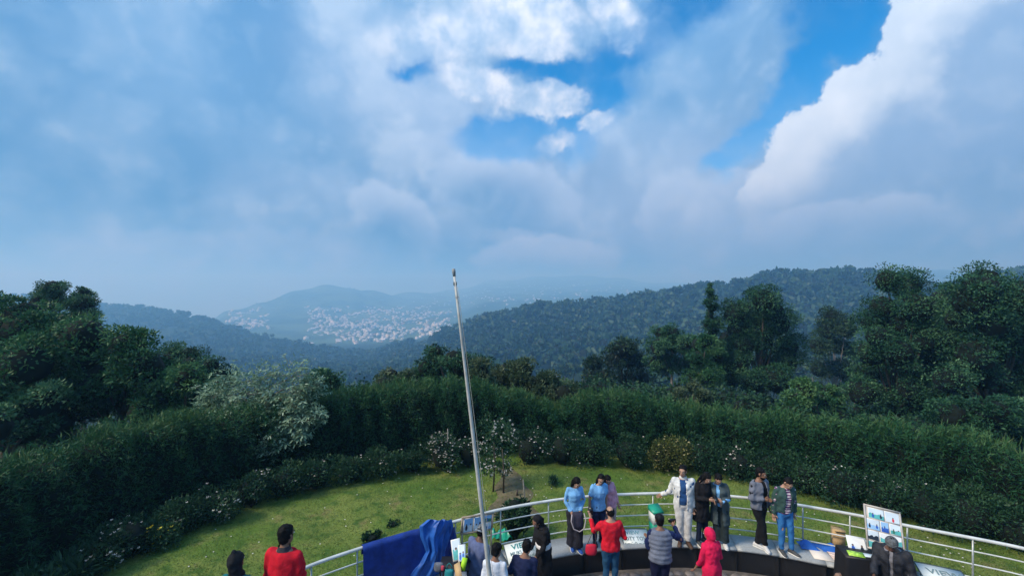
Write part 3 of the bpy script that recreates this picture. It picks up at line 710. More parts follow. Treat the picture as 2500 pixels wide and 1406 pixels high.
# dark core added inside the hedge to block light
nr = nrm(np.gradient(HC, axis=0)); HN = np.stack([-nr[:, 1], nr[:, 0]], 1)
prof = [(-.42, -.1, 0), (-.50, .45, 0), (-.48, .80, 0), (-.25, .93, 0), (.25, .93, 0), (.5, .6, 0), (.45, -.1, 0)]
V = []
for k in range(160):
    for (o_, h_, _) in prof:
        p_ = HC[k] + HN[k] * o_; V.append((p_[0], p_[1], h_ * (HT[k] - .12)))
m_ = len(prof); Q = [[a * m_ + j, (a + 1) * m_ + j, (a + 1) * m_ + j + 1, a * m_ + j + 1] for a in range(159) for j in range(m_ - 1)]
MB().add(V, Q).build('light_block_core', M_CORE, hedge)
g = np.random.default_rng(17); N = 135000
s_ = g.random(N) * 158.9; i = s_.astype(int); u = s_ - i
C_ = HC[i] * (1 - u[:, None]) + HC[i + 1] * u[:, None]; Nn = HN[i]; H_ = HT[i] * (1 - u) + HT[i + 1] * u
H_ = H_ + .12 * np.sin(s_ * 1.3 + 2 * np.sin(s_ * .31)) + .09 * np.sin(s_ * 4.7 + 1.5 * np.sin(s_ * .9)) + .07 * np.sin(s_ * 10.9 + 2 * np.sin(s_ * 2.3))
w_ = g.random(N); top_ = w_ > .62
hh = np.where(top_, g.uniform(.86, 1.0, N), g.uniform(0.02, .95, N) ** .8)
off = np.where(top_, g.uniform(-.55, .55, N), -.50 - .16 * np.sqrt(np.clip(1 - (2 * hh - .9) ** 2, 0, 1)))
bul = .16 * np.sin(s_ * 1.7 + hh * 5 + 1.5 * np.sin(s_ * .37)) + .08 * np.sin(s_ * 3.3 - hh * 15 + 2 * np.sin(s_ * .8)) + .06 * np.sin(s_ * 6.1 + hh * 27)
off = off - np.where(top_, 0, bul) + g.normal(size=N) * .085
rnd = np.where(np.abs(off) > .35, (np.abs(off) - .35) * .9, 0) * np.where(top_, 1, 0)
P2 = C_ + Nn * off[:, None]; P3 = np.c_[P2, np.maximum(hh * H_ - rnd, .03)]
out2 = np.c_[-Nn * np.where(top_, .15, 1.0)[:, None], np.where(top_, 1.0, .35)]
flow = np.stack([np.sin(s_ * .9), np.cos(s_ * .7), np.zeros(N)], 1) * .35
D = nrm(out2 * .8 + flow + g.normal(size=(N, 3)) * .8)
clump = .5 * np.sin(s_ * 3.3 + hh * 9) * np.sin(hh * 14 + s_ * 1.1)
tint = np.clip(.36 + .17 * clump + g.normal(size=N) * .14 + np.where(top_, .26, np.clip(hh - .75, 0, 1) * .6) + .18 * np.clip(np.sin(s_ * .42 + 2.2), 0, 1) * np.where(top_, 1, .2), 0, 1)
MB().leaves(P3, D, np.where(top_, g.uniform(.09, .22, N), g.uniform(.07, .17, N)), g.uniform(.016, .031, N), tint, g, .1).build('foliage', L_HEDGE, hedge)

# long new shoots standing out of the top, some of them dry
n = 5200; s_ = g.random(n) * 158.9; i = s_.astype(int); u = s_ - i; gate = np.clip(.5 + .6 * np.sin(s_ * .83 + 2 * np.sin(s_ * .29)), .08, 1) > g.random(n)
C_ = HC[i] * (1 - u[:, None]) + HC[i + 1] * u[:, None]; P3 = np.c_[C_ + HN[i] * g.uniform(-.5, .5, n)[:, None], (HT[i] * (1 - u) + HT[i + 1] * u) * .96][gate]
D = nrm(g.normal(size=(len(P3), 3)) * .38 + np.array([.1, -.1, 1.0]))
MB().leaves(P3, D, g.uniform(.16, .42, len(P3)), g.uniform(.012, .024, len(P3)), np.clip(.60 + g.normal(size=len(P3)) * .18, 0, 1), g, .16).build('new_shoots', leafmat('shoot_leaf', (.02, .085, .03), (.060, .145, .050), (.16, .21, .085), .25), hedge)

# ------------------------------------------------------------------ shrubs along the hedge foot
def shrub(X, Y, w, h, nleaf, seed, label, leaf=L_SHRUB, flower=0, fmat=None, lsize=.075, group='flowering shrubs along the hedge', fsz=.05, name='shrub', lw=.5, up=.3, z0=.1):
    g = np.random.default_rng(seed); t = empty(name, (X, Y, z0), 0, label, 'shrub', group)
    lob = max(6, int(10 * w)); mb = MB(); tr = MB()
    cs = np.stack([g.uniform(-.36, .36, lob) * w, g.uniform(-.32, .32, lob) * w, g.uniform(.25, .72, lob) * h], 1); FP = []
    for q in range(lob):
        k = nleaf // lob; un = nrm(g.normal(size=(k, 3)) + np.array([0, -.25, .25])); r_ = g.uniform(.20, .32) * min(w, h * 1.3)
        P = cs[q] + un * (r_ * g.uniform(.65, 1.1, k))[:, None] * np.array([1.1, 1, .95]); P[:, 2] = np.abs(P[:, 2])
        D = nrm(un + g.normal(size=(k, 3)) * .7 + np.array([0, 0, up]))
        tn = np.clip(.45 + g.normal() * .14 + g.normal(size=k) * .15, 0, 1)
        mb.leaves(P, D, lsize * g.uniform(.7, 1.4, k), lsize * lw * g.uniform(.7, 1.2, k), tn, g)
        FP.append(P + un * .03)
        tr.tube([(cs[q][0] * .25, cs[q][1] * .25, 0), cs[q] * np.array([.7, .7, .55]), cs[q]], [.016, .012, .006], 5)
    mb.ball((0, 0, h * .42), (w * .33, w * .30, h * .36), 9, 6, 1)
    mb.build('foliage', [leaf, M_CORE], t); tr.build('stems', M_BARK, t)
    if flower:
        FP = np.concatenate(FP); near = FP[(FP[:, 1] < .1 * w) | (FP[:, 2] > h * .6)]; pick = near[g.integers(0, len(near), flower)]
        fm_ = MB()
        # blossoms stand in loose clusters
        for p_ in pick:
            for _ in range(int(g.integers(1, 4))):
                c_ = p_ + g.normal(size=3) * .045; k = 5; D = nrm(np.stack([np.cos(np.arange(k) * 1.257), np.sin(np.arange(k) * 1.257) - .5, np.full(k, .5)], 1))
                fm_.leaves(np.repeat(c_[None], k, 0), D, fsz * g.uniform(.55, .9), fsz * .6, np.full(k, g.uniform(.2, .9)), g)
        fm_.build('blossoms', fmat or L_FLOWER, t)
    return t
def edge_at(xpix, d):
    r_ = EDGEC[:, 0] / EDGEC[:, 1]; i_ = np.interp((xpix - CX) / F, r_[12:152], np.arange(12, 152)); Cq = offset(EDGEC, d)
    return [float(np.interp(i_, np.arange(160), Cq[:, k])) for k in (0, 1)]
SHR = [ # px x, offset outwards, width, height, leaves, flowers, words
 (60, .35, 1.1, .65, 2200, 6, 'low dark shrub with few white blossoms at the bottom left corner', {}),
 (165, .25, 1.0, .55, 900, 0, 'broad-leaved bright green plant near the bottom left corner', dict(lsize=.24, lw=.22, name='strap_leaf_plant')),
 (255, .3, 1.0, .75, 2400, 26, 'dark shrub with white blossoms left of the yellow flowers', {}),
 (330, .3, 1.1, .9, 2600, 34, 'shrub thick with white blossoms just left of the yellow flowers', {}),
 (415, .15, .8, .6, 2000, 16, 'small shrub with bright yellow flowers beside the lawn', dict(fmat=L_YELLOW, fsz=.055)),
 (470, .4, 1.1, .95, 2600, 16, 'dark shrub dotted white between yellow flowers and white cluster', {}),
 (545, .3, 1.0, .9, 2600, 40, 'shrub with a line of white blossoms above the shaded lawn', {}),
 (620, .45, 1.0, 1.0, 2600, 14, 'mid green shrub at the lawn edge below the pale-leaved tree', {}),
 (700, .45, 1.1, .95, 2600, 7, 'round dark shrub below the hanging pale rosettes', {}),
 (780, .45, 1.1, .9, 2600, 8, 'dark green shrub on the left lawn edge with few blossoms', {}),
 (860, .45, 1.1, .9, 2600, 10, 'leafy shrub on the left lawn edge, middle of the row', {}),
 (940, .45, 1.1, .95, 2800, 9, 'leafy green shrub left of the white-speckled one', {}),
 (1010, .5, .9, .85, 2200, 8, 'small shrub touching the white-speckled shrub on its left', {}),
 (1085, .45, 1.25, 1.25, 3400, 120, 'shrub covered all over with white blossoms left of the flagpole', {}),
 (1145, .5, .8, 1.15, 2200, 44, 'upright shrub with white blossoms just left of the flagpole', {}),
 (1295, .55, 1.2, 1.15, 3000, 36, 'round shrub with white blossoms right of the thin-stemmed tree', {}),
 (1375, .6, 1.2, 1.1, 3000, 16, 'green shrub with scattered blossoms behind the girl in light blue', {}),
 (1450, .6, 1.2, 1.1, 3000, 9, 'dark green shrub behind the two girls in blue', {}),
 (1535, .6, 1.2, 1.05, 2800, 5, 'plain dark shrub left of the yellow-tinged shrub', {}),
 (1628, .55, 1.35, 1.15, 3400, 60, 'yellow-tinged shrub full of cream blossoms behind the man in white', dict(fmat=leafmat('cream_petal', (.45, .40, .15), (.60, .52, .22), (.70, .60, .35), .25), leaf=leafmat('yellow_shrub_leaf', (.035, .05, .015), (.09, .115, .03), (.20, .20, .06)))),
 (1718, .7, 1.4, 1.15, 3200, 4, 'dark shrub behind the woman in the black coat', {}),
 (1800, .6, 1.2, 1.0, 2800, 26, 'shrub with a patch of pink-white blossoms between two pairs of people', {}),
 (1880, .75, 1.3, 1.1, 3000, 2, 'dark shrub behind the man in the grey jacket', {}),
 (1970, .7, 1.3, 1.0, 3000, 3, 'dark shrub right of the person in the green jacket', {}),
 (2060, .55, 1.6, 1.15, 3800, 6, 'wide green shrub left of the right photo board', {}),
 (2160, .6, 1.5, 1.0, 3600, 10, 'wide dark shrub directly behind the right photo board', {}),
 (2260, .6, 1.6, 1.1, 3600, 8, 'low spreading shrub right of the right photo board', {}),
 (2370, .6, 1.6, 1.1, 3600, 3, 'low spreading shrub above the right end of the railing', {}),
 (2480, .7, 1.5, 1.0, 3400, 2, 'dark shrub at the right edge of the picture', {}),
]
for q, (xp_, d_o, w__, h__, nl, nf, words, kw) in enumerate(SHR):
    X, Y = edge_at(xp_, d_o); shrub(X, Y, w__, h__, nl, 300 + q, words, flower=nf, **kw)
# leafy bush standing right behind the railing, and tufts by the tarp
X, Y = ground(1256, 1300, .1)[:2]; shrub(px(1256, 1300, 10.35)[0], 10.35, .72, 1.25, 2600, 401, 'dark leafy bush just behind the railing right of the flagpole', lsize=.085, group='bushes by the railing', flower=3)
q = ground(905, 1318, .1); shrub(q.x, q.y, .50, .17, 520, 402, 'low dark weed tuft on the lawn behind the blue tarp', lsize=.06, group='bushes by the railing')
q = ground(958, 1284, .1); shrub(q.x, q.y, .34, .12, 340, 403, 'small weed tuft on the lawn above the blue tarp', lsize=.05, group='bushes by the railing')
q = ground(1352, 1185, .1); shrub(q.x, q.y, .30, .38, 300, 404, 'small grass tuft on the lawn left of the girl in light blue', lsize=.10, lw=.2, group='bushes by the railing')
# young tree with two thin stems and white-flowering branches
t = empty('young_tree', ground(1222, 1205, .1), 0, 'young tree with two thin dark stems and white flowering crown behind the flagpole', 'tree')
b_ = ground(1222, 1205, .1); g = np.random.default_rng(77)
for xa, xb, y0_, y1_ in ((1204, 1206, 1200, 1080), (1229, 1226, 1205, 1095)):
    p0 = ground(xa, y0_, .1) - b_; Yd = ground(xa, y0_, .1).y; p1 = px(xb, y1_, Yd) - b_
    MB().tube([tuple(p0), tuple(p0 * .5 + p1 * .5 + Vector((.03, .02, 0))), tuple(p1)], [.028, .022, .012], 6).build('trunk', M_BARK, t)
cr = MB(); fl = MB()
Yd = ground(1204, 1200, .1).y
for (xa, ya, r_, nf) in ((1190, 1040, .40, 2), (1228, 1048, .34, 14), (1248, 1062, .22, 8), (1205, 1080, .42, 3), (1180, 1105, .30, 6), (1215, 1120, .36, 12), (1190, 1140, .26, 12), (1232, 1145, .22, 10)):
    c_ = np.array(px(xa, ya, Yd + g.uniform(-.2, .4)) - b_); k = 260; un = nrm(g.normal(size=(k, 3)))
    P = c_ + un * (r_ * g.uniform(.3, 1.05, k))[:, None]; cr.leaves(P, un + g.normal(size=(k, 3)) * .7, g.uniform(.06, .13, k), g.uniform(.02, .04, k), np.clip(.5 + g.normal(size=k) * .18, 0, 1), g)
    for _ in range(nf * 2):
        pp = c_ + nrm(g.normal(size=(1, 3)) + np.array([0, -.6, .3]))[0] * r_; k = 5; fl.leaves(np.repeat(pp[None], k, 0), g.normal(size=(k, 3)) + np.array([0, -.6, .4]), .045, .03, np.full(k, g.uniform(.3, .9)), g)
cr.build('crown', L_SHRUB, t); fl.build('blossoms', L_FLOWER, t)
# garden stakes
q = ground(1093, 1150, .1); q2 = px(1092, 1046, q.y)
tag(MB().tube([(0, 0, 0), (0, 0, q2.z - q.z)], [.022, .018], 7).build('garden_stake', mat('weathered_wood', (.20, .19, .17), .9, .25, 14, .4, 40), loc=q), 'thin weathered stake standing in the white-speckled shrub', 'stake')
q = ground(1285, 1262, .1); q2 = px(1277, 1170, q.y)
tag(MB().tube([(0, 0, 0), (q2.x - q.x, 0, q2.z - q.z)], [.020, .016], 7).build('garden_stake', MATS['weathered_wood'], loc=q), 'dark leaning stake beside the earth path', 'stake')
q = ground(1262, 1212, .1)
tag(MB().tube([(0, 0, 0), (.01, 0, .20)], [.035, .03], 7).build('garden_peg', MATS['bark'], loc=q), 'short dark peg standing on the earth path', 'peg')

# ------------------------------------------------------------------ trees around and beyond the hedge
def tree(name, X, Y, label, crowns, leaf_m, nleaf, lsize, seed, lw=.45, base_z=None, trunk_r=.16, bark=M_BARK, droop=0.0, group=None, dens=.7, lobes_scale=1.0, core=True):
    """crowns: list of (x_px, y_px, radius_m, dy) clump centres; each becomes a bough with leaves"""
    g = np.random.default_rng(seed); z0 = tz(X, Y) - .15 if base_z is None else base_z
    t = empty(name, (X, Y, z0), 0, label, 'tree', group); B = np.array([X, Y, z0])
    mb = MB(); tr = MB(); cs = []
    for (xa, ya, r_, dy) in crowns:
        c_ = np.array(px(xa, ya, Y + dy)) - B; cs.append((c_, r_))
    tot = sum(r_ ** 2 for _, r_ in cs)
    for c_, r_ in cs:
        k = int(nleaf * r_ ** 2 / tot); sub = max(6, int(11 * lobes_scale))
        un0 = nrm(g.normal(size=(sub, 3)) + np.array([0, -.25, .15])); sc_ = c_ + un0 * r_ * .66; sr = r_ * g.uniform(.26, .48, sub)
        which = g.integers(0, sub, k); un = nrm(g.normal(size=(k, 3)) + np.array([0, -.1, .28]))
        P = sc_[which] + un * (sr[which] * g.uniform(.6, 1.12, k))[:, None] * np.array([1.1, 1.1, .8])
        D = nrm(un * .8 + g.normal(size=(k, 3)) * .65 + np.array([0, 0, -droop]))
        tn = np.clip(.44 + (g.normal(size=sub) * .20)[which] + g.normal() * .07 + un[:, 2] * .06 + g.normal(size=k) * .12, 0, 1)  # random leaf tone, plus lit tops and dark gaps put into the tint
        mb.leaves(P, D, lsize * g.uniform(.65, 1.4, k), lsize * lw * g.uniform(.7, 1.3, k), tn, g)
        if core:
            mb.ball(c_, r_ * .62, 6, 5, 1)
    zc_ = min(c_[2] for c_, _ in cs); cx_ = np.mean([c_[0] for c_, _ in cs]); cy_ = np.mean([c_[1] for c_, _ in cs]); zt = max(c_[2] for c_, _ in cs)
    spine = [np.array([0, 0, -.4]), np.array([cx_ * .2, cy_ * .2, zc_ * .45]), np.array([cx_ * .6, cy_ * .6, zc_ * .55 + zt * .3]), np.array([cx_, cy_, zc_ + (zt - zc_) * .66])]
    tr.tube(spine, [trunk_r, trunk_r * .8, trunk_r * .55, trunk_r * .15], 8)
    for c_, r_ in cs:
        f_ = g.uniform(.35, .75); s0 = spine[1] * (1 - f_) + spine[2] * f_
        if c_[2] < s0[2]: s0 = spine[1] * .8
        tr.tube([s0, (s0 + c_) / 2 + np.array([0, 0, -.1]), c_ + np.array([0, 0, r_ * .5])], [trunk_r * .4, trunk_r * .26, trunk_r * .08], 6)
    mb.build('crown', [leaf_m, M_CORE], t); tr.build('trunk', bark, t); return t
def fill(poly_rows, r, dyr, g):
    """clump centres filling rows (y, x0, x1)"""
    out = []
    for (y_, x0, x1) in poly_rows:
        k = max(1, int(round((x1 - x0) / (r[1] * 1.25)))) if x1 > x0 else 1
        for j in range(k):
            out.append((x0 + (x1 - x0) * ((j + .5) / k) + g.uniform(-.3, .3) * r[1], y_ + g.uniform(-.25, .25) * r[1], r[0] * g.uniform(.85, 1.2), g.uniform(*dyr)))
    return out
def tree_px(name, xb, Y, label, rows, r_m, leaf_m, nleaf, lsize, seed, dyr=(-1.2, 1.6), **kw):
    g = np.random.default_rng(seed + 1000); rp_ = r_m * F / Y
    return tree(name, (xb - CX) * Y / F, Y, label, fill(rows, (r_m, rp_), dyr, g), leaf_m, nleaf, lsize, seed, **kw)

# left side
tree_px('broadleaf_tree', 70, 15.5, 'large leafy broad-leaved tree at the left edge, lit on top', [(790, -60, 120), (815, -120, 250), (880, -150, 270), (950, -160, 260), (1020, -180, 170)], .95, L_BROAD, 26000, 0.15, 501, trunk_r=.2)
tree_px('conifer_tree', 135, 27, 'dark knobbly conifer top rising above the left trees against the sky', [(702, 115, 140), (716, 95, 155), (745, 85, 165), (790, 80, 190), (850, 60, 200)], .62, L_DARK, 18000, 0.11, 502, dyr=(-.6, .8), trunk_r=.2)
tree_px('conifer_tree', 202, 26, 'second dark conifer top, lower and right of the knobbly one', [(716, 190, 210), (742, 175, 230), (775, 165, 240), (820, 160, 240), (870, 150, 240)], .6, L_DARK, 16000, 0.11, 503, dyr=(-.6, .8), trunk_r=.2)
tree_px('broadleaf_tree', 300, 16.5, 'mid green broad-leaved tree between left edge tree and hedge', [(845, 215, 330), (890, 240, 400), (940, 220, 440), (985, 150, 420)], .85, L_BROAD, 20000, 0.13, 504, trunk_r=.17)
tree_px('dark_tree', 475, 23, 'dark rounded tree peeking over the green foliage left of centre', [(868, 400, 470), (890, 390, 530), (925, 380, 560), (970, 390, 560)], .8, L_DARK, 16000, 0.13, 505)
tree_px('broadleaf_tree', 455, 16.0, 'bushy green tree right behind the hedge left of the pale-leaved tree', [(935, 390, 470), (970, 380, 510), (1005, 330, 500)], .62, L_BROAD, 13000, 0.11, 506)
tree_px('broadleaf_tree', 20, 12.8, 'shadowed tree at the left edge above the hedge end', [(985, -120, 150), (1050, -140, 120)], .8, L_DARK, 13000, 0.13, 507)
tree_px('dark_tree', 20, 30, 'dark tree crown cut by the left edge of the picture', [(735, -60, 5), (765, -70, 20), (800, -80, 30)], .75, L_DARK, 4000, .18, 508)
tree_px('dark_tree', 795, 20, 'small dark crown peeking out right of the pale-leaved tree', [(930, 765, 830), (955, 760, 840)], .6, L_DARK, 3500, .15, 509)
# behind the hedge, centre
tree_px('dark_tree', 1090, 21, 'dark shrub-like tree behind the hedge at the flagpole', [(872, 1050, 1130), (895, 1020, 1190), (920, 1010, 1200)], .62, L_DARK, 12000, 0.11, 511)
tree_px('grey_shrub', 965, 18.5, 'pale brownish shrub showing over the hedge left of the flagpole', [(918, 930, 1010), (945, 920, 1040)], .5, L_GREY, 4500, .13, 512)
tree_px('grey_shrub', 1270, 18.5, 'pale grey-green bushy tree behind the hedge right of the flagpole', [(912, 1150, 1300), (940, 1160, 1380), (970, 1180, 1390)], .62, L_GREY, 17000, 0.12, 513)
# right side
tree('slim_conifer', (1740 - CX) * 34 / F, 34, 'tall slim dark conifer rising beside the big rounded tree', [(1734, 697, .22, 0), (1732, 712, .34, 0), (1737, 728, .42, .1), (1729, 742, .42, -.2), (1741, 752, .48, .1), (1733, 772, .40, 0), (1728, 792, .55, -.2), (1748, 790, .55, .2), (1738, 815, .62, 0), (1724, 840, .62, .1), (1752, 846, .62, -.2), (1738, 880, .75, 0), (1730, 925, .8, .2)], L_DARK, 15000, .13, 521, trunk_r=.14)
tree_px('rounded_tree', 1868, 34, 'big rounded dense tree with pale trunk right of centre', [(735, 1830, 1890), (765, 1775, 1915), (800, 1765, 1935), (840, 1740, 1940), (885, 1740, 1935), (925, 1750, 1930)], 1.35, L_DARK, 42000, 0.16, 522, dyr=(-1.6, 2.0), trunk_r=.30, bark=M_BARK, lobes_scale=1.5)
tree_px('broadleaf_tree', 1640, 40, 'group-topped green tree left of the slim conifer', [(815, 1600, 1660), (850, 1585, 1690), (890, 1585, 1700)], 1.15, L_DARK, 16000, 0.18, 523, bark=M_BARKP)
tree_px('broadleaf_tree', 1705, 31, 'loose green tree in front of the slim conifer', [(840, 1690, 1745), (880, 1690, 1760), (920, 1680, 1750)], .85, L_BROAD, 13000, 0.15, 524, bark=M_BARKP)
tree_px('broadleaf_tree', 1530, 46, 'low green tree beyond the hedge left of the tree group', [(855, 1500, 1560), (885, 1440, 1580), (920, 1430, 1580)], 1.2, L_FOREST, 7000, .30, 525)
tree_px('hazy_tree', 2040, 52, 'tall hazy blue-green tree between the rounded tree and right trees', [(770, 2020, 2060), (805, 1995, 2080), (850, 1985, 2090), (900, 1980, 2090), (950, 1980, 2080)], 1.6, L_FOREST, 16000, 0.26, 526, bark=M_BARKP)
tree_px('conifer_tree', 2190, 25, 'large dense conifer left of the two at the right edge', [(686, 2170, 2192), (708, 2165, 2235), (745, 2140, 2255), (785, 2125, 2275), (825, 2108, 2285), (870, 2092, 2295), (915, 2082, 2300), (960, 2076, 2300), (1005, 2075, 2295), (1045, 2080, 2290)], 1.12, L_DARK, 48000, .13, 527, dyr=(-1.6, 2.2), trunk_r=.24, lobes_scale=1.6)
tree_px('conifer_tree', 2420, 23, 'large dark conifer filling the right edge of the picture', [(678, 2385, 2440), (706, 2362, 2520), (745, 2330, 2560), (785, 2310, 2580), (825, 2300, 2590), (870, 2295, 2600), (915, 2295, 2600), (960, 2295, 2600), (1005, 2295, 2600)], 1.18, L_DARK, 50000, .13, 528, dyr=(-1.6, 2.2), trunk_r=.26, lobes_scale=1.6)
tree_px('dark_tree', 2300, 29, 'dark filler tree between the two large conifers on the right', [(745, 2260, 2340), (790, 2250, 2350), (840, 2240, 2360), (900, 2240, 2360)], 1.2, L_DARK, 20000, .15, 532)
tree_px('broadleaf_tree', 1990, 20, 'leafy green bush tree behind the hedge below the hazy tree', [(955, 1950, 2030), (985, 1930, 2050)], .65, L_BROAD, 11000, 0.12, 529)
tree_px('grey_shrub', 1690, 21, 'pale shrub behind the hedge below the slim conifer', [(945, 1665, 1710), (972, 1655, 1730)], .5, L_GREY, 3500, .14, 530)
tree_px('dark_tree', 2380, 17, 'dark bushy tree behind the hedge at the right edge', [(1020, 2290, 2540), (1050, 2330, 2560)], .7, L_DARK, 18000, 0.11, 531)

# scrub filling the slope behind the hedge
g = np.random.default_rng(88); mb = MB(); n = 360
a_ = g.uniform(-1.05, 1.05, n); rr_ = 17.2 + 30 * g.random(n) ** 1.6; X = .5 + np.sin(a_) * rr_; Y = 3 + np.cos(a_) * rr_ * 1.0
hcx = np.interp(a_, np.arctan2(HC[12:150, 0] - .5, HC[12:150, 1] - 3), np.hypot(HC[12:150, 0] - .5, HC[12:150, 1] - 3)); rr_ = np.maximum(rr_ - 17.2 + hcx + 1.3, hcx + 1.3); X = .5 + np.sin(a_) * rr_; Y = 3 + np.cos(a_) * rr_
Z = terrain_z(X, Y); temps = [arrays(crown_template(g, 280, .115, 1.0, .85, 14, .42)) for _ in range(5)]
for q in range(n):
    V0, Fs, t0, mi = temps[q % 5]; s_ = g.uniform(.8, 1.5) * (1 + (rr_[q] - hcx[q]) * .02); aa = g.uniform(0, 6.28); ca, sa = math.cos(aa), math.sin(aa)
    W = np.stack([V0[:, 0] * ca - V0[:, 1] * sa, V0[:, 0] * sa + V0[:, 1] * ca, V0[:, 2] * g.uniform(.8, 1.3)], 1) * s_ + np.array([X[q], Y[q], Z[q] + s_ * .45]); b0 = mb.n
    mb.v.append(W); mb.t.append(np.clip(t0 - .08 + g.normal() * .15, 0, 1)); mb.n += len(W)
    for f_, m_ in zip(Fs, mi): mb.f.append(f_ + b0); mb.mi.append(m_)
tag(mb.build('undergrowth', [L_SHRUB, M_CORE]), 'dense green scrub covering the slope behind the hedge', 'undergrowth', kind='stuff')

# pale-leaved tree hanging over the hedge: rosettes of large leaves
def rosette_mesh(seed):
    g = np.random.default_rng(seed); mb = MB(); k = 9
    a = np.arange(k) * 2.4 + g.uniform(0, 1, k); el_ = g.uniform(-.5, .45, k)
    D = np.stack([np.cos(a) * np.cos(el_), np.sin(a) * np.cos(el_), np.sin(el_)], 1)
    for q in range(k):
        d_ = D[q]; L_ = g.uniform(.13, .21); s_ = nrm(np.cross(d_, (0, 0, 1))[None])[0]; n_ = np.cross(s_, d_)
        n_ = n_ if n_[2] > 0 else -n_; W_ = L_ * .30
        V = [d_ * .01, d_ * L_ * .35 + s_ * W_ * .42 + n_ * .012, d_ * L_ * .7 + s_ * W_ * .40 - n_ * .004, d_ * L_ - n_ * .03, d_ * L_ * .7 - s_ * W_ * .40 - n_ * .004, d_ * L_ * .35 - s_ * W_ * .42 + n_ * .012, d_ * L_ * .35 - n_ * .004, d_ * L_ * .7 - n_ * .02]
        mb.add(V, [[0, 1, 6, 5], [1, 2, 7, 6], [6, 7, 4, 5]], np.clip(.45 + g.normal() * .2, 0, 1)); mb.add([V[2], V[3], V[4], V[7]], [[0, 1, 2, 3]], .5)
    return mb
ros = [rosette_mesh(600 + q) for q in range(6)]
ros_me = []
for r_ in ros: me_ = r_.mesh('leaf_rosette'); me_.materials.append(L_PALE); ros_me.append(me_)
Yp = 14.2
# where the boughs reach: px x, px y, radius px, nearer by
BL = [(560, 935, 45, .2), (640, 925, 50, .3), (715, 920, 55, .3), (760, 945, 30, .4), (520, 970, 42, .4), (590, 965, 50, .6), (665, 965, 55, .7), (730, 965, 50, .7),
      (505, 1000, 30, .7), (570, 1010, 40, 1.0), (640, 1005, 45, 1.2), (710, 1000, 40, 1.2), (765, 1015, 25, 1.3), (560, 1040, 30, 1.4), (635, 1050, 35, 1.6), (690, 1045, 32, 1.6), (720, 1030, 30, 1.5), (650, 1085, 30, 1.9), (610, 1085, 18, 1.9), (735, 1060, 18, 1.7), (680, 1075, 30, 1.8)]
base_ = Vector(((640 - CX) * 15.6 / F, 15.6, 0.0)); base_.z = tz(base_.x, base_.y) - .1
pt = empty('pale_leaved_tree', base_, 0, 'pale silvery-green tree with leaf rosettes hanging over the hedge', 'tree')
g = np.random.default_rng(61); br = MB(); nros = 0; rest = MB()
hub = np.array([0, -.4, 2.2]); br.tube([(0, 0, 0), (.05, -.2, 1.2), hub], [.09, .075, .06], 8)
for (xa, ya, r_, near) in BL:
    c_ = np.array(px(xa, ya, Yp - near * .55) - base_)
    br.tube([hub, (hub + c_) / 2 + np.array([0, 0, .25]), c_], [.035, .022, .010], 6)
    for q in range(46):
        o_ = g.normal(size=3) * np.array([.60, .40, .46]) * r_ * Yp / F * .85; p_ = c_ + o_; s = g.uniform(.68, 1.05) if near < 1 else g.uniform(.85, 1.2)
        if q < 14 and nros < 294:
            ob = link('leaf_rosette', ros_me[int(g.integers(0, 6))], pt, tuple(p_)); ob.rotation_euler = (g.uniform(-.5, .2) + .25, g.uniform(-.4, .4), g.uniform(0, 6.28)); ob.scale = (s, s, s); nros += 1
            br.tube([c_ + o_ * .25, p_], [.008, .005], 4)
        else:
            V0, Fs, t0, mi = arrays(ros[q % 6]); M = np.array(Matrix.Rotation(g.uniform(0, 6.28), 3, 'Z') @ Matrix.Rotation(g.uniform(-.4, .5), 3, 'X')); b0 = rest.n
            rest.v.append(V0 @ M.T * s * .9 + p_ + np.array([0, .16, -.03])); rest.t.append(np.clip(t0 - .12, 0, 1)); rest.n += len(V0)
            for f_, m_ in zip(Fs, mi): rest.f.append(f_ + b0); rest.mi.append(m_)
for (xa, ya, r_, near) in BL:
    c_ = np.array(px(xa, ya, Yp - near * .55 + .12) - base_); k = 240; un = nrm(g.normal(size=(k, 3)) + np.array([0, -.1, .2])); rw = r_ * Yp / F * 1.05
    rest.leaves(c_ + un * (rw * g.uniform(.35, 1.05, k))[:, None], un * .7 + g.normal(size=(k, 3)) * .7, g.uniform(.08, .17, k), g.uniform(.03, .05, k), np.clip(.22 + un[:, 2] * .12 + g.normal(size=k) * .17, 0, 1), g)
br.build('branches', M_BARKP, pt)
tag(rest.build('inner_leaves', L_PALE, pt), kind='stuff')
# ------------------------------------------------------------------ things on the platform
class Frame:
    """flat panel frame: origin at the top-left corner, u right, v down, n out of the face"""
    def __init__(s, TL, TR, BL):
        TL, TR, BL = Vector(TL), Vector(TR), Vector(BL)
        s.w = (TR - TL).length; s.u = (TR - TL).normalized(); v = BL - TL; v = v - s.u * v.dot(s.u); s.h = v.length; s.v = v.normalized(); s.n = s.v.cross(s.u).normalized(); s.o = TL
        if s.n.y > 0 and abs(s.n.y) > .05: s.n = -s.n
        if s.n.z < 0 and abs(s.n.y) <= .05: s.n = -s.n
    def p(s, a, b, c=0.0): return s.o + s.u * a + s.v * b + s.n * c
    def M(s): return Matrix((s.u, -s.v, s.u.cross(-s.v))).transposed()      # text axes: x=u, y=up
def slab(mb, fr, a0, a1, b0, b1, c0, c1, mi=0):
    V = [fr.p(a, b, c) for c in (c0, c1) for a, b in ((a0, b0), (a1, b0), (a1, b1), (a0, b1))]
    return mb.add([tuple(q) for q in V], [[0, 1, 2, 3], [7, 6, 5, 4], [0, 4, 5, 1], [1, 5, 6, 2], [2, 6, 7, 3], [3, 7, 4, 0]], mi=mi)
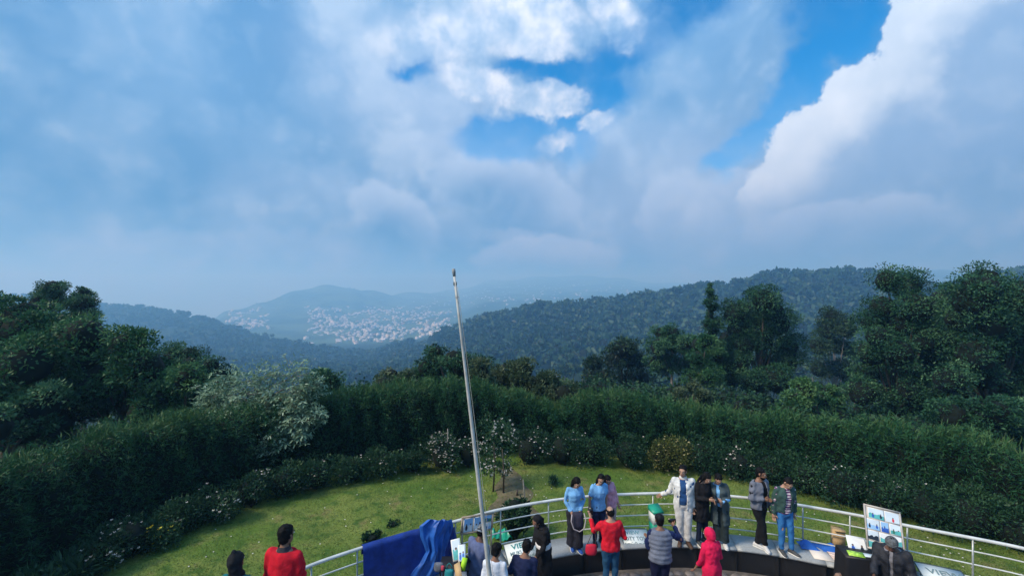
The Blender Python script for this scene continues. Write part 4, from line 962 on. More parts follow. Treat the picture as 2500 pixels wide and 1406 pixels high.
def poly(mb, fr, pts, c, mi=0):
    V = [tuple(fr.p(a, b, c)) for a, b in pts]; base = mb.n
    mb.add(V, np.zeros((0, 3), int), mi=mi); mb.f[-1] = np.zeros((0, 3), int); mb.mi[-1] = np.zeros(0, int)
    mb.f.append(np.array([[base + k for k in range(len(pts))]])); mb.mi.append(np.array([mi])); return mb
def text_mesh(body, size, name):
    cu = bpy.data.curves.new(name, 'FONT'); cu.body = body; cu.size = size; cu.align_x = 'CENTER'; cu.align_y = 'CENTER'; cu.extrude = .0012; cu.resolution_u = 2; cu.offset = size * .012
    ob = bpy.data.objects.new(name, cu); COL.objects.link(ob); bpy.context.view_layer.update()
    me_ = bpy.data.meshes.new_from_object(ob.evaluated_get(bpy.context.evaluated_depsgraph_get())); bpy.data.objects.remove(ob, do_unlink=True); me_.name = name; return me_
def lettering(fr, body, a, b, size, m_, parent, sx=1.0, c=.006):
    me_ = text_mesh(body, size, 'lettering'); o = link('lettering', me_, parent, mat=m_)
    M4 = fr.M().to_4x4(); M4.translation = fr.p(a, b, c); o.matrix_local = Matrix.Translation(-Vector(parent.location)) @ M4 @ Matrix.Diagonal((sx, 1, 1, 1)); return o
def under(o, root):
    """keep world-space mesh under a root that stands at the thing's base"""
    o.parent = root; o.location = -Vector(root.location); return o

M_SIGN = mat('sign_white', (.74, .80, .79), .35, .05, 4, spec=.5); M_TEAL = mat('sign_teal_paint', (.02, .22, .23), .5); M_TEAL2 = mat('sign_pale_teal', (.20, .40, .42), .5)
M_GREYT = mat('sign_grey_paint', (.16, .24, .26), .5); M_SFR = mat('sign_frame', (.08, .11, .12), .5, metal=.3)
def sign(TL, TR, BL, label, lines):
    fr = Frame(TL, TR, BL); base = (fr.p(fr.w / 2, fr.h)); base = Vector((base.x, base.y, .5))
    t = empty('direction_sign', base, 0, label, 'sign', 'white view signs on the bench')
    mb = MB(); slab(mb, fr, 0, fr.w, 0, fr.h, -.02, 0); under(mb.build('board', M_SIGN, t), t)
    mb = MB(); slab(mb, fr, -.012, fr.w + .012, -.02, -.001, -.022, .006); slab(mb, fr, -.012, -.001, 0, fr.h, -.022, .006); slab(mb, fr, fr.w + .001, fr.w + .012, 0, fr.h, -.022, .006); under(mb.build('edge_frame', M_SFR, t), t)
    mb = MB()
    for a in (.12 * fr.w, .88 * fr.w):
        q = fr.p(a, fr.h * .1, -.02); mb.box((q.x, q.y, (q.z + .5) / 2), (.03, .03, max(.02, q.z - .5)))
    under(mb.build('support', M_SFR, t), t)
    for body, a, b, size, m_, sx in lines: lettering(fr, body, a * fr.w, b * fr.h, size, m_, t, sx)
    return t
sign(px(1514, 1291, 9.86), px(1578, 1291, 9.86), px(1511, 1337, 9.42), 'white sloping sign about the town view on the bench beside the man in red',
     [('VIEW', .42, .20, .13, M_TEAL2, 1.0), ('OOTY TOWN', .52, .52, .135, M_GREYT, .82), ('ஊட்டி நகரம்', .52, .82, .11, M_GREYT, .85)])
sign(px(1230, 1330, 9.15), px(1307, 1312, 9.30), px(1243, 1378, 8.72), 'white sloping sign with teal lettering among the crowd left of the woman in black',
     [('VIEW', .52, .22, .17, M_TEAL, 1.1), ('MUKURTHI P', .54, .55, .12, M_GREYT, .85), ('முக்குருத்தி', .54, .83, .11, M_GREYT, .85)])
sign(px(2233, 1371, 8.55), px(2346, 1394, 8.28), px(2226, 1420, 8.12), 'white sloping sign with grey lettering at the right end of the bench',
     [('VIEW', .55, .30, .19, M_GREYT, 1.15), ('KARNATAKA', .42, .66, .12, M_GREYT, 1.0)])

# litter bin on the bench
q = px(1601, 1290, 9.85); bz = .5
bn = empty('litter_bin', (q.x, q.y, bz), R(12), 'green and white litter bin with sloping green lid on the bench', 'bin')
gw = mat('bin_white', (.72, .76, .74), .4, .06); gg = mat('bin_green', (.015, .30, .20), .4, .1)
MB().box((0, 0, .15), (.23, .20, .30)).build('base', gg, bn); MB().box((0, 0, .425), (.24, .21, .246)).build('body', gw, bn)
mb = MB(); V = [(-.135, -.125, .55), (.135, -.125, .55), (.135, .125, .55), (-.135, .125, .55), (-.125, -.115, .585), (.125, -.115, .585), (.125, .115, .66), (-.125, .115, .66)]
mb.add(V, [[3, 2, 1, 0], [4, 5, 6, 7], [0, 1, 5, 4], [1, 2, 6, 5], [2, 3, 7, 6], [3, 0, 4, 7]]).build('lid', gg, bn)

# blue tarpaulin over the railing
tm = mat('blue_tarp', (.012, .038, .230), .5, .3, 5, .4, 12, spec=.3); tm2 = mat('blue_tarp_bright', (.018, .110, .44), .48, .2, 5, .25, 14, spec=.4)
tb_ = rail_pt(960); tarp = empty('blue_tarp', (tb_[0], tb_[1], .4), 0, 'large blue tarpaulin draped over the left railing, bunched at its right end', 'tarp')
i0, i1 = rail_at(884), rail_at(1096); V = []; na, nb = 70, 26
for a in np.linspace(0, 1, na):
    i_ = i0 + (i1 - i0) * a
    for k, b_ in enumerate(np.linspace(0, 1, nb)):
        amp = (.010 + .075 * max(0, a - .55) ** 1.0) * (.3 + b_)
        if b_ < .10: off_, z_ = .05 + .015, RAIL_Z - .16 + b_ / .10 * .17
        elif b_ < .2: u_ = (b_ - .10) / .10; off_ = .065 * math.cos(u_ * math.pi) ; z_ = RAIL_Z + .012 + .038 * math.sin(u_ * math.pi)
        else: u_ = (b_ - .2) / .8; off_ = -.065 - .05 * u_; z_ = RAIL_Z + .005 - u_ * (.80 + .07 * math.sin(a * 5))
        off_ -= amp * (math.sin(a * 41 + b_ * 2.2) * .6 + math.sin(a * 23 - b_ * 4) * .6 + .6)
        Cq = offset(RAILC, off_); V.append([np.interp(i_, np.arange(160), Cq[:, 0]), np.interp(i_, np.arange(160), Cq[:, 1]), z_])
Q = [[a * nb + k, a * nb + k + 1, (a + 1) * nb + k + 1, (a + 1) * nb + k] for a in range(na - 1) for k in range(nb - 1)]
under(MB().add(V, Q).build('sheet', tm, tarp, smooth=True), tarp)
def gathered(rows, nfold, amp, seed, m_, name):
    """cloth gathered at a waist: rows of (y_px, x0_px, x1_px, lift)"""
    g = np.random.default_rng(seed); ys = [q[0] for q in rows]; nv, nu = 44, 64; ph = g.uniform(0, 6.28, 6); V = []
    for v in np.linspace(0, 1, nv):
        y_ = ys[0] + (ys[-1] - ys[0]) * v; x0, x1, lf = (np.interp(y_, ys, [q[k] for q in rows]) for k in (1, 2, 3))
        for u in np.linspace(0, 1, nu):
            a_ = u * nfold * 6.283; sq = 90 / max(30, x1 - x0)
            fold = math.sin(a_ + ph[0] + 1.2 * math.sin(v * 3 + ph[1])) * .6 + math.sin(a_ * .5 + ph[2] - v * 2) * .6 + .35 * math.sin(a_ * 1.7 + v * 5 + ph[3])
            edge = math.sin(math.pi * min(1, max(0, u))) ** .4
            off_ = -.10 - lf * edge - amp * sq ** .5 * (fold + .8) * edge - .012 * math.sin(v * 17 + u * 9)
            x_ = x0 + (x1 - x0) * u + 3 * math.sin(v * 6 + u * 4); rp_ = rail_pt(x_, off_); p_ = px(x_, y_, rp_[1]); V.append((rp_[0], rp_[1], p_.z + .012 * math.sin(a_ * .7 + v * 8)))
    Q = [[a * nu + k, a * nu + k + 1, (a + 1) * nu + k + 1, (a + 1) * nu + k] for a in range(nv - 1) for k in range(nu - 1)]
    under(MB().add(V, Q).build(name, m_, tarp, smooth=True), tarp)
gathered([(1268, 1040, 1100, .02), (1285, 1018, 1106, .06), (1312, 1020, 1094, .08), (1345, 1036, 1080, .10), (1375, 1022, 1078, .07), (1412, 992, 1076, .05)], 3.2, .042, 9, tm2, 'gathered_sheet')
gathered([(1285, 1072, 1108, .0), (1310, 1070, 1112, .0), (1345, 1066, 1110, .0), (1375, 1060, 1100, .0)], 3, .016, 6, tm, 'hanging_edge')

# photo boards and prints
M_WOODB = mat('board_wood', (.32, .27, .21), .7, .2, 9, .2, 40)
PC = [mat('print_sky', (.30, .52, .80), .35, .1, 3), mat('print_mist', (.62, .72, .80), .35, .1, 3), mat('print_green', (.06, .22, .14), .35, .3, 8), mat('print_dark', (.02, .03, .05), .35, .3, 9), mat('print_white', (.78, .80, .80), .35, .05),
      mat('print_blue', (.03, .10, .42), .35, .2), mat('print_red', (.62, .05, .07), .35, .2), mat('print_teal', (.10, .42, .42), .35, .2), mat('print_skin', (.30, .16, .10), .35, .1)]
def blob(cx_, cy_, rx, ry, n=9, rot=0.0): return [(cx_ + rx * math.cos(a + rot), cy_ + ry * math.sin(a + rot)) for a in np.arange(n) * 6.2832 / n]
def print_on(fr, a0, a1, b0, b1, t, style, seed, c=.004, name='photo_print'):
    """a photographic print: white paper, sky, ridge and figures printed on it"""
    g = random.Random(seed); mb = MB(); w_, h_ = a1 - a0, b1 - b0; slab(mb, fr, a0, a1, b0, b1, .0005, c, 4)
    m_ = min(w_, h_) * .06; x0, x1, y0, y1 = a0 + m_, a1 - m_, b0 + m_, b1 - m_
    sky_, land = style[0], style[1]
    poly(mb, fr, [(x0, y0), (x1, y0), (x1, y1), (x0, y1)], c + .0008, sky_)
    r_ = [(x0 + (x1 - x0) * k / 7, y0 + (y1 - y0) * (.55 + g.uniform(-.13, .13))) for k in range(8)]
    poly(mb, fr, [(x1, y1), (x0, y1)] + r_, c + .0016, land)
    for k in range(style[2]):
        fx = x0 + (x1 - x0) * ((k + .5) / style[2] + g.uniform(-.06, .06)); fy = y0 + (y1 - y0) * g.uniform(.55, .68); s_ = (y1 - y0) * .26
        poly(mb, fr, blob(fx, fy + s_ * .45, min(s_ * .42, (x1 - x0) * .16), s_ * .8), c + .0024, style[3 + k % (len(style) - 3)]); poly(mb, fr, blob(fx, fy - s_ * .45, s_ * .24, s_ * .28), c + .0028, 3); poly(mb, fr, blob(fx, fy - s_ * .36, s_ * .13, s_ * .17), c + .0032, 8)
    o = mb.build(name, PC, t); under(o, t); return o
def board(TL, TR, BL, name, label, prints, base_z, wood=M_WOODB, group=None, fw=.03):
    fr = Frame(TL, TR, BL); c_ = fr.p(fr.w / 2, fr.h); t = empty(name, (c_.x, c_.y, base_z), 0, label, 'photo board', group)
    mb = MB(); slab(mb, fr, 0, fr.w, 0, fr.h, -.025, 0); under(mb.build('backing', wood, t), t)
    mb = MB()
    for a0, a1, b0, b1 in ((-.004, fr.w + .004, -.004, fw), (-.004, fr.w + .004, fr.h - fw, fr.h + .004), (-.004, fw, fw, fr.h - fw), (fr.w - fw, fr.w + .004, fw, fr.h - fw)): slab(mb, fr, a0, a1, b0, b1, -.001, .014)
    under(mb.build('frame', wood, t), t)
    for k, (a0, a1, b0, b1, st_) in enumerate(prints): print_on(fr, a0 * fr.w, a1 * fr.w, b0 * fr.h, b1 * fr.h, t, st_, k + int(fr.w * 1000))
    return t, fr
r_ = rail_pt(1166, -.10); yb = r_[1]
t, fr = board(px(1128, 1262, rail_pt(1128, -.1)[1]), px(1205, 1250, rail_pt(1205, -.1)[1]), px(1130, 1304, rail_pt(1128, -.1)[1]), 'photo_board', 'wood-framed photo board hung on the railing behind the flagpole',
      [(.06, .36, .10, .92, (0, 1, 2, 3, 4)), (.38, .66, .10, .92, (0, 1, 2, 4, 3)), (.68, .95, .08, .52, (0, 2, 1, 5)), (.68, .95, .55, .93, (1, 0, 1, 5))], .5)
mb = MB(); q = fr.p(fr.w * .97, fr.h); q0 = fr.p(fr.w * .05, fr.h)
for qq in (q, q0): mb.box((qq.x, qq.y - .01, (qq.z + .5) / 2), (.035, .03, qq.z - .5))
under(mb.build('leg', M_WOODB, t), t)
# right vendor's photo board
t, fr = board(px(2108, 1229, 8.55), px(2197, 1250, 8.35), px(2094, 1330, 8.25), 'photo_board', 'tall photo board with landscape and portrait prints leaning on the right railing',
      [(.10, .55, .05, .30, (1, 7, 2, 5, 3)), (.56, .97, .05, .30, (1, 1, 1, 6)), (.02, .40, .32, .56, (1, 0, 2, 3, 5)), (.42, .64, .32, .56, (0, 5, 1, 5)), (.66, .97, .32, .56, (1, 7, 2, 2, 7)), (.02, .34, .58, .80, (1, 3, 0, 3)), (.36, .96, .58, .80, (4, 7, 0, 3)), (.02, .34, .82, .97, (7, 7, 0, 3)), (.36, .96, .82, .97, (4, 2, 0, 3))], .5, mat('board_pale', (.48, .44, .40), .7, .15, 9), fw=.022)
q = fr.p(fr.w * .5, fr.h * .4, -.05); mb = MB(); mb.tube([tuple(fr.p(fr.w * .5, fr.h * .3, -.03)), (q.x + .1, q.y + .22, .5)], [.014, .014], 6); under(mb.build('prop', M_WOODB, t), t)
# left vendor's loose prints in a rack
def loose(TL, TR, BL, label, st_, name='photo_print', bz=.0):
    fr = Frame(TL, TR, BL); c_ = fr.p(fr.w / 2, fr.h); t = empty('photo_card', (c_.x, c_.y, c_.z), 0, label, 'photo', 'loose prints of the photo sellers')
    mb = MB(); slab(mb, fr, 0, fr.w, 0, fr.h, -.004, 0); under(mb.build('card', PC[4], t), t); print_on(fr, .01, fr.w - .01, .01, fr.h - .01, t, st_, int(TL[0] * 100)); return t
loose(px(1100, 1318, 8.0), px(1122, 1312, 8.0), px(1102, 1372, 7.8), 'upright teal print standing at the left stall beside the tarp', (1, 7, 1, 7))
loose(px(1118, 1330, 7.9), px(1136, 1327, 7.9), px(1110, 1372, 7.7), 'narrow pale blue print in front of the teal one', (1, 0, 2, 5))
tb2 = empty('stall_table', px(1105, 1395, 7.9).xy.to_3d(), 0, 'small dark folding table of the left photo seller', 'table')
z_t = px(1105, 1378, 7.85).z - .01; mk = mat('table_black', (.015, .015, .018), .5)
MB().box((.05, 0, z_t), (.55, .40, .025)).build('table_top', mk, tb2)
for a in (-.2, .3):
    for b_ in (-.17, .17): MB().tube([(a, b_, 0), (a, b_, z_t - .012)], .014, 6).build('leg', mk, tb2)
tt = tb2.location
def bagm(name, loc, w, d, h, m_, label, cat='bag', handles=True, rz=0.0, group=None):
    t = empty(name, loc, rz, label, cat, group); mb = MB(); k = 12
    zs = np.linspace(0, h, 7); C = np.c_[np.zeros(7), np.zeros(7), zs]; wd = w / 2 * np.array([.86, .98, 1.02, 1.0, .97, .92, .85]); dp = d / 2 * np.array([.9, 1.0, 1.02, .95, .8, .6, .35])
    mb.loft(C, np.c_[wd, 0 * wd, 0 * wd], np.c_[0 * dp, dp, 0 * dp], k); mb.build('body', m_, t, smooth=True)
    if handles: MB().tube([(-w * .28, 0, h * .95), (-w * .22, -.01, h * 1.3), (0, -.012, h * 1.45), (w * .22, -.01, h * 1.3), (w * .28, 0, h * .95)], .008, 6).build('handle', m_, t)
    return t
bagm('carrier_bag', (tt.x - .02, tt.y - .28, z_t - .18), .17, .10, .26, mat('teal_cloth', (.015, .22, .24), .7, .2), 'small teal bag with loop handles at the left stall')
q = px(1130, 1390, 7.6)
tag(MB().box((0, 0, 0), (.09, .004, .20), Matrix.Rotation(R(-25), 3, 'X') @ Matrix.Rotation(R(12), 3, 'Y')).build('price_card', mat('lime_card', (.42, .75, .03), .5, .05), loc=px(1132, 1376, 7.62)), 'bright lime green card at the left stall', 'card')
mb = MB(); fr_ = Frame(px(1108, 1378, 7.66), px(1118, 1372, 7.66), px(1128, 1412, 7.40)); slab(mb, fr_, 0, .12, 0, fr_.h, -.006, 0)
tag(mb.build('cardboard_sheet', mat('cardboard', (.50, .34, .17), .85, .12, 9), loc=(0, 0, 0)), 'tan cardboard sheet leaning against the left stall', 'cardboard')
bagm('soft_toy_bag', (tt.x - .22, tt.y - .2, z_t + .012), .18, .13, .13, mat('grey_cloth', (.12, .13, .16), .9, .3, 12), 'small dark grey cloth bundle on the left stall table', 'bag', False)
bagm('pouch', (tt.x - .14, tt.y - .26, z_t + .05), .06, .05, .08, mat('pink_cloth', (.55, .06, .10), .8, .2), 'tiny red pouch between grey bundle and teal bag', 'pouch', False)
# green plastic sheet behind the railing
q = ground(1228, 1322, .1); V = []
for a in np.linspace(0, 1, 18):
    for b_ in np.linspace(0, 1, 8): V.append((-.26 + .48 * a, b_ * .30, .05 + .15 * math.sin(b_ * 3.14) + .05 * math.sin(a * 9 + b_ * 4) + .03 * math.sin(a * 23)))
Q = [[a * 8 + k, (a + 1) * 8 + k, (a + 1) * 8 + k + 1, a * 8 + k + 1] for a in range(17) for k in range(7)]
tag(MB().add(V, Q).build('plastic_sheet', mat('green_plastic', (.01, .33, .24), .3, .15, 6, .2, 12, spec=.5), loc=(q.x, q.y, .1), smooth=True), 'crumpled green plastic sheet on the lawn behind the railing', 'plastic sheet')
# patterned cloth bundle between the boy and the person in navy
bagm('patterned_bag', px(1246, 1425, 7.35), .26, .18, .30, mat('camo_cloth', (.16, .15, .13), .9, .9, 26), 'mottled black and cream bag carried between boy and person in navy', 'bag', False)

# ---- right stall on the bench
bp_ = lambda xa, ya: ground(xa, ya, .5)
q = bp_(1996, 1336); V = []
for a in np.linspace(0, 1, 26):
    for b_ in np.linspace(0, 1, 12):
        V.append((-.36 + .72 * a, (b_ - .5) * .30, .01 + .13 * math.sin(b_ * 3.14) * (.55 + .45 * math.sin(a * 7 + 1)) * math.sin(min(1, a * 6, (1 - a) * 6) * 1.57) + .022 * math.sin(a * 19 + b_ * 5) * math.sin(b_ * 3.14)))
Q = [[a * 12 + k, (a + 1) * 12 + k, (a + 1) * 12 + k + 1, a * 12 + k + 1] for a in range(25) for k in range(11)]
o = MB().add(V, Q).build('folded_tarp', tm2, loc=(q.x, q.y, .502), smooth=True); o.rotation_euler = (0, 0, R(-14)); tag(o, 'crumpled bright blue tarp bundle lying on the bench by the right stall', 'tarp')
cb = mat('cardboard', (.50, .34, .17))
q = bp_(2050, 1340); bx = empty('cardboard_box', (q.x, q.y + .05, .5), R(-18), 'upright tan cardboard box on the bench at the right stall', 'box')
MB().box((0, 0, .21), (.22, .16, .42)).build('carton', cb, bx); MB().box((0, -.10, .428), (.21, .06, .006), Matrix.Rotation(R(25), 3, 'X')).build('flap', cb, bx); MB().box((0, .10, .428), (.21, .06, .006), Matrix.Rotation(R(-25), 3, 'X')).build('flap', cb, bx)
M_PAPER = mat('paper', (.72, .66, .60), .7, .08, 4)
def flat_sheet(corners, label, m_, z=.512, name='paper_sheet', cat='paper'):
    P = [ground(xa, ya, z) for xa, ya in corners]; c_ = sum(P, Vector()) / 4; V = [tuple(q - c_) for q in P] + [tuple(q - c_ - Vector((0, 0, .006))) for q in P]
    o = MB().add(V, [[0, 1, 2, 3], [7, 6, 5, 4], [0, 4, 5, 1], [1, 5, 6, 2], [2, 6, 7, 3], [3, 7, 4, 0]]).build(name, m_, loc=c_); tag(o, label, cat, 'papers on the right stall'); return o
flat_sheet([(1968, 1330), (2008, 1334), (2042, 1372), (1988, 1362)], 'large blank cream sheet lying on the bench at the right stall', M_PAPER)
fr_ = flat_sheet([(2010, 1335), (2048, 1332), (2062, 1366), (2044, 1374)], 'printed pinkish leaflet beside the blank cream sheet', mat('leaflet', (.66, .52, .46), .6, .35, 16), .520)
loose(px(2064, 1304, 8.55), px(2112, 1313, 8.45), px(2066, 1348, 8.35), 'open white album with two blue portraits at the right stall', (4, 1, 2, 5, 3))
q = px(2100, 1372, 8.2); t = empty('stall_table', (q.x, q.y, 0), R(-14), 'dark cloth-covered table of the right photo seller', 'table')
zt_ = px(2100, 1352, 8.2).z
MB().box((0, .02, zt_), (.62, .42, .02)).build('table_top', mk, t)
V = []
for k, (xa, ya) in enumerate([(-.31, .22), (-.31, -.2), (.31, -.2), (.31, .22)]): pass
mb = MB(); ring = [(-.32, .22)] + [(-.32, .22 - .42 * j / 5) for j in range(1, 6)] + [(-.32 + .64 * j / 9, -.2) for j in range(1, 10)] + [(.32, -.2 + .42 * j / 5) for j in range(1, 6)]
for zi, z_ in enumerate(np.linspace(zt_ + .012, .12, 6)):
    for j, (xa, ya) in enumerate(ring): V.append((xa * (1 + .02 * zi + .02 * math.sin(j * 2.3) * zi / 5), ya * (1 + .03 * zi + .05 * math.sin(j * 1.7) * zi / 5) , z_))
nn_ = len(ring); Q = [[a * nn_ + j, a * nn_ + j + 1, (a + 1) * nn_ + j + 1, (a + 1) * nn_ + j] for a in range(5) for j in range(nn_ - 1)]
mb.add(V, Q).build('cloth', mat('black_cloth', (.010, .010, .013), .85, .3), t, smooth=True)
for a in (-.27, .27):
    for b_ in (-.14, .18): MB().tube([(a, b_, 0), (a, b_, zt_)], .014, 6).build('leg', mk, t)
o = MB().box((0, 0, 0), (.26, .14, .008), Matrix.Rotation(R(8), 3, 'X')).build('print_stack', mat('lime_print', (.40, .70, .08), .4, .5, 20), loc=(q.x - .12, q.y - .05, zt_ + .035)); o.rotation_euler = (0, 0, R(-20)); tag(o, 'lime green print lying on the right stall table', 'photo')
o = MB().box((0, 0, 0), (.34, .12, .008)).build('print_stack', PC[1], loc=(q.x + .12, q.y - .08, zt_ + .022)); o.rotation_euler = (0, 0, R(-16)); tag(o, 'white print strip at the front of the right stall table', 'photo')
bagm('cloth_bag', (px(2063, 1420, 7.95).x, 7.95, .28), .20, .14, .30, mat('teal_cloth', (.015, .22, .24)), 'teal bag hanging at the front of the right stall', 'bag', False)
bagm('brown_bag', (px(2052, 1385, 8.25).x, 8.25, .52), .24, .16, .16, mat('brown_cloth', (.20, .13, .10), .8, .5, 14), 'brown and navy cloth bundle at the left of the right stall table', 'bag', False)
# ------------------------------------------------------------------ people
SKIN = [mat('skin_brown', (.24, .125, .080), .5, .08, 20), mat('skin_light', (.40, .235, .165), .5, .08, 20), mat('skin_dark', (.12, .062, .042), .5, .08, 20)]
M_EYE = mat('eye_white', (.6, .58, .55), .3); M_PUPIL = mat('pupil', (.01, .008, .007), .2); M_LIP = mat('lip', (.25, .09, .08), .5)
HAIR = mat('black_hair', (.005, .0045, .005), .62, .4, 30, .3, 90, spec=.12)
def cloth(name, col, var=.20, bump=.7, bs=17, rough=.85): return mat('cloth_' + name, col, rough, var, 7, bump, min(bs, 40), .2)
def remesh(mb, voxel, smooth=3):
    me = mb.mesh('tmp'); ob = bpy.data.objects.new('tmp', me); COL.objects.link(ob)
    m = ob.modifiers.new('r', 'REMESH'); m.mode = 'VOXEL'; m.voxel_size = voxel; m.use_smooth_shade = True
    if smooth: s = ob.modifiers.new('s', 'SMOOTH'); s.factor = .5; s.iterations = smooth
    bpy.context.view_layer.update()
    out = bpy.data.meshes.new_from_object(ob.evaluated_get(bpy.context.evaluated_depsgraph_get()))
    bpy.data.objects.remove(ob, do_unlink=True); bpy.data.meshes.remove(me)
    n = len(out.vertices); V = np.empty(n * 3); out.vertices.foreach_get('co', V); N = np.empty(n * 3); out.vertices.foreach_get('normal', N)
    L = np.empty(len(out.loops), int); out.loops.foreach_get('vertex_index', L); S = np.empty(len(out.polygons), int); out.polygons.foreach_get('loop_total', S)
    bpy.data.meshes.remove(out)
    Q = L.reshape(-1, 4) if np.all(S == 4) else None
    if Q is None:
        st = np.concatenate([[0], np.cumsum(S)[:-1]]); Q = np.array([[L[a], L[a + 1], L[a + 2], L[a + 3 if c > 3 else 2]] for a, c in zip(st, S)])
    return V.reshape(-1, 3), N.reshape(-1, 3), Q
def wrinkle(V, N, amp, wl, seed, zs=1.0):
    g = np.random.default_rng(seed); d = np.zeros(len(V))
    for _ in range(7):
        k = nrm(g.normal(size=3)[None])[0] * np.array([1, 1, zs]) * 6.283 / (wl * g.uniform(.7, 1.6)); d += np.sin(V @ k + g.uniform(0, 6.28) + 1.3 * np.sin(V @ (k[[1, 2, 0]] * .4)))
    return V + N * (d / 3.0 * amp)[:, None]
def to_mesh(name, V, Q, mats, keep=None, extra=None, mi=None):
    if keep is not None: Q = Q[keep]
    mb = MB(); mb.add(V, Q, mi=0)
    if mi is not None: mb.mi[0] = mi if keep is None else mi[keep]
    if extra is not None:
        b0 = mb.n
        for v, t in zip(extra.v, extra.t): mb.v.append(v); mb.t.append(t)
        mb.n += extra.n
        for f, m_ in zip(extra.f, extra.mi): mb.f.append(f + b0); mb.mi.append(m_)
    me = mb.mesh(name, True)
    for m_ in mats: me.materials.append(m_)
    return me
TORSO = {'m': [(.84, .160, .112, 0), (.93, .165, .118, 0), (1.05, .150, .112, -.004), (1.18, .168, .120, -.006), (1.30, .182, .120, -.004), (1.38, .165, .092, .008), (1.43, .105, .070, .014), (1.475, .058, .056, .018)],
         'f': [(.84, .160, .118, 0), (.93, .165, .122, 0), (1.06, .132, .102, -.002), (1.18, .142, .116, -.012), (1.28, .155, .122, -.014), (1.365, .142, .086, .006), (1.42, .088, .064, .014), (1.465, .050, .050, .018)]}
def person(label, xp_, Y, z, H, rot, sex='m', lean=0, side=0, twist=0, head=(0, 0, 0), aL=((.12, .02, -1), (.04, -.18, -1)), aR=((-.12, .02, -1), (-.04, -.18, -1)), fL=(.09, 0, 0), fR=(-.09, 0, 0),
           skin=0, hair='short', top=None, over=None, bottom=None, shoes=None, fat=1.0, beard=False, cap=None, hood=None, seed=1, legs=True, X=None):
    g = np.random.default_rng(seed)
    root = empty('person', (X if X is not None else (xp_ - CX) * Y / F, Y, z), R(rot), label, 'person', 'visitors and photo sellers on the viewing platform'); s_ = H / 1.7; root.scale = (s_, s_, s_)
    Rt = np.array(Matrix.Rotation(R(twist), 3, 'Z') @ Matrix.Rotation(R(lean), 3, 'X') @ Matrix.Rotation(R(side), 3, 'Y'))
    piv = np.array([0, 0, .93])
    def tp(p): p = np.asarray(p, float); return (p - piv) @ Rt.T + piv
    rings = TORSO[sex]; k_ = .90 if sex == 'f' else 1.0
    def torso(mb, inf, z0=None, z1=9, wmul=1.0, extra=()):
        rs = [r for r in rings if (z0 is None or r[0] > z0 + .02) and r[0] <= z1]
        if z0 is not None:
            lo = z0; i_ = [r[0] for r in rings]; base = (lo, np.interp(lo, i_, [r[1] for r in rings]), np.interp(lo, i_, [r[2] for r in rings]), 0); rs = [base] + rs
        rs = list(extra) + rs
        C, A, B = [], [], []
        for (zz, rx, ry, yy) in rs:
            f_ = 1.0 if zz <= .94 else 1.0
            if zz > .90: C.append(tp((0, yy, zz))); A.append(Rt @ np.array([(rx * fat * wmul + inf), 0, 0])); B.append(Rt @ np.array([0, (ry * fat + inf), 0]))
            else: C.append((0, yy, zz)); A.append((rx * fat * wmul + inf, 0, 0)); B.append((0, ry * fat + inf, 0))
        mb.loft(C, A, B, 20)
    J = {}
    for sgn, (ev, wv), nm in ((1, aL, 'L'), (-1, aR, 'R')):
        sh = np.array([sgn * (.172 if sex == 'm' else .150) * fat, .012, 1.372]); e = sh + nrm(np.array([ev], float))[0] * .285; w = e + nrm(np.array([wv], float))[0] * .250
        J[nm] = [tp(q) for q in (sh, e, w)]
    for sgn, f_, nm in ((1, fL, 'l'), (-1, fR, 'r')):
        hip = np.array([sgn * .088, 0, .88]); an = np.array([f_[0], f_[1], .085 + (f_[3] if len(f_) > 3 else 0)]); kn = (hip + an) / 2 + np.array([0, -.03 - f_[2], .02]); J[nm] = [hip, kn, an]
    nb = tp((0, .018, 1.45)); Rh = np.array(Matrix.Rotation(R(twist * .5), 3, 'Z') @ Matrix.Rotation(R(lean * .5), 3, 'X') @ Matrix.Rotation(R(side * .6), 3, 'Y') @ Matrix.Rotation(R(head[1]), 3, 'Z') @ Matrix.Rotation(R(head[0]), 3, 'X') @ Matrix.Rotation(R(head[2]), 3, 'Y'))
    hc = nb + Rh @ np.array([0, -.022, .138])
    hp = lambda *q: hc + Rh @ np.array(q, float)
    # ---- body
    mb = MB(); torso(mb, -.006)
    mb.tube([nb - (nb - tp((0, .01, 1.36))) * .8, nb, hp(0, .02, -.05)], [.058 * k_, .050 * k_, .048 * k_], 12)
    mb.ball(hp(0, .012, .028), (.074, .092, .090), 18, 12, rot=Rh); mb.ball(hp(0, -.026, -.045), (.055, .066, .062), 16, 10, rot=Rh); mb.ball(hp(0, -.052, -.088), (.026, .024, .022), 10, 6, rot=Rh)
    mb.tube([hp(0, -.078, .022), hp(0, -.094, -.002), hp(0, -.104, -.022)], [.010, .013, .017], 8); mb.ball(hp(0, -.080, .034), (.055, .014, .011), 12, 6, rot=Rh)
    for sg in (-1, 1): mb.ball(hp(sg * .077, .012, .0), (.011, .022, .032), 8, 6, rot=Rh)
    for nm in 'LR': mb.tube(J[nm], [.050 * k_ * fat, .041 * k_, .028 * k_], 12); mb.ball(J[nm][1], .041 * k_, 10, 6); mb.ball(J[nm][0], .056 * k_ * fat, 10, 6)
    for nm in 'lr': mb.tube(J[nm], [.086 * fat, .058, .038], 12); mb.ball(J[nm][1], .058, 10, 6)
    V, N, Q = remesh(mb, .0155, 2)
    ex = MB()
    for sg in (-1, 1):
        ex.ball(hp(sg * .031, -.078, .012), (.014, .010, .009), 8, 6, 1, rot=Rh); ex.ball(hp(sg * .031, -.085, .012), (.007, .005, .007), 8, 6, 2, rot=Rh); ex.ball(hp(sg * .032, -.086, .034), (.019, .006, .0045), 8, 5, 2, rot=Rh)
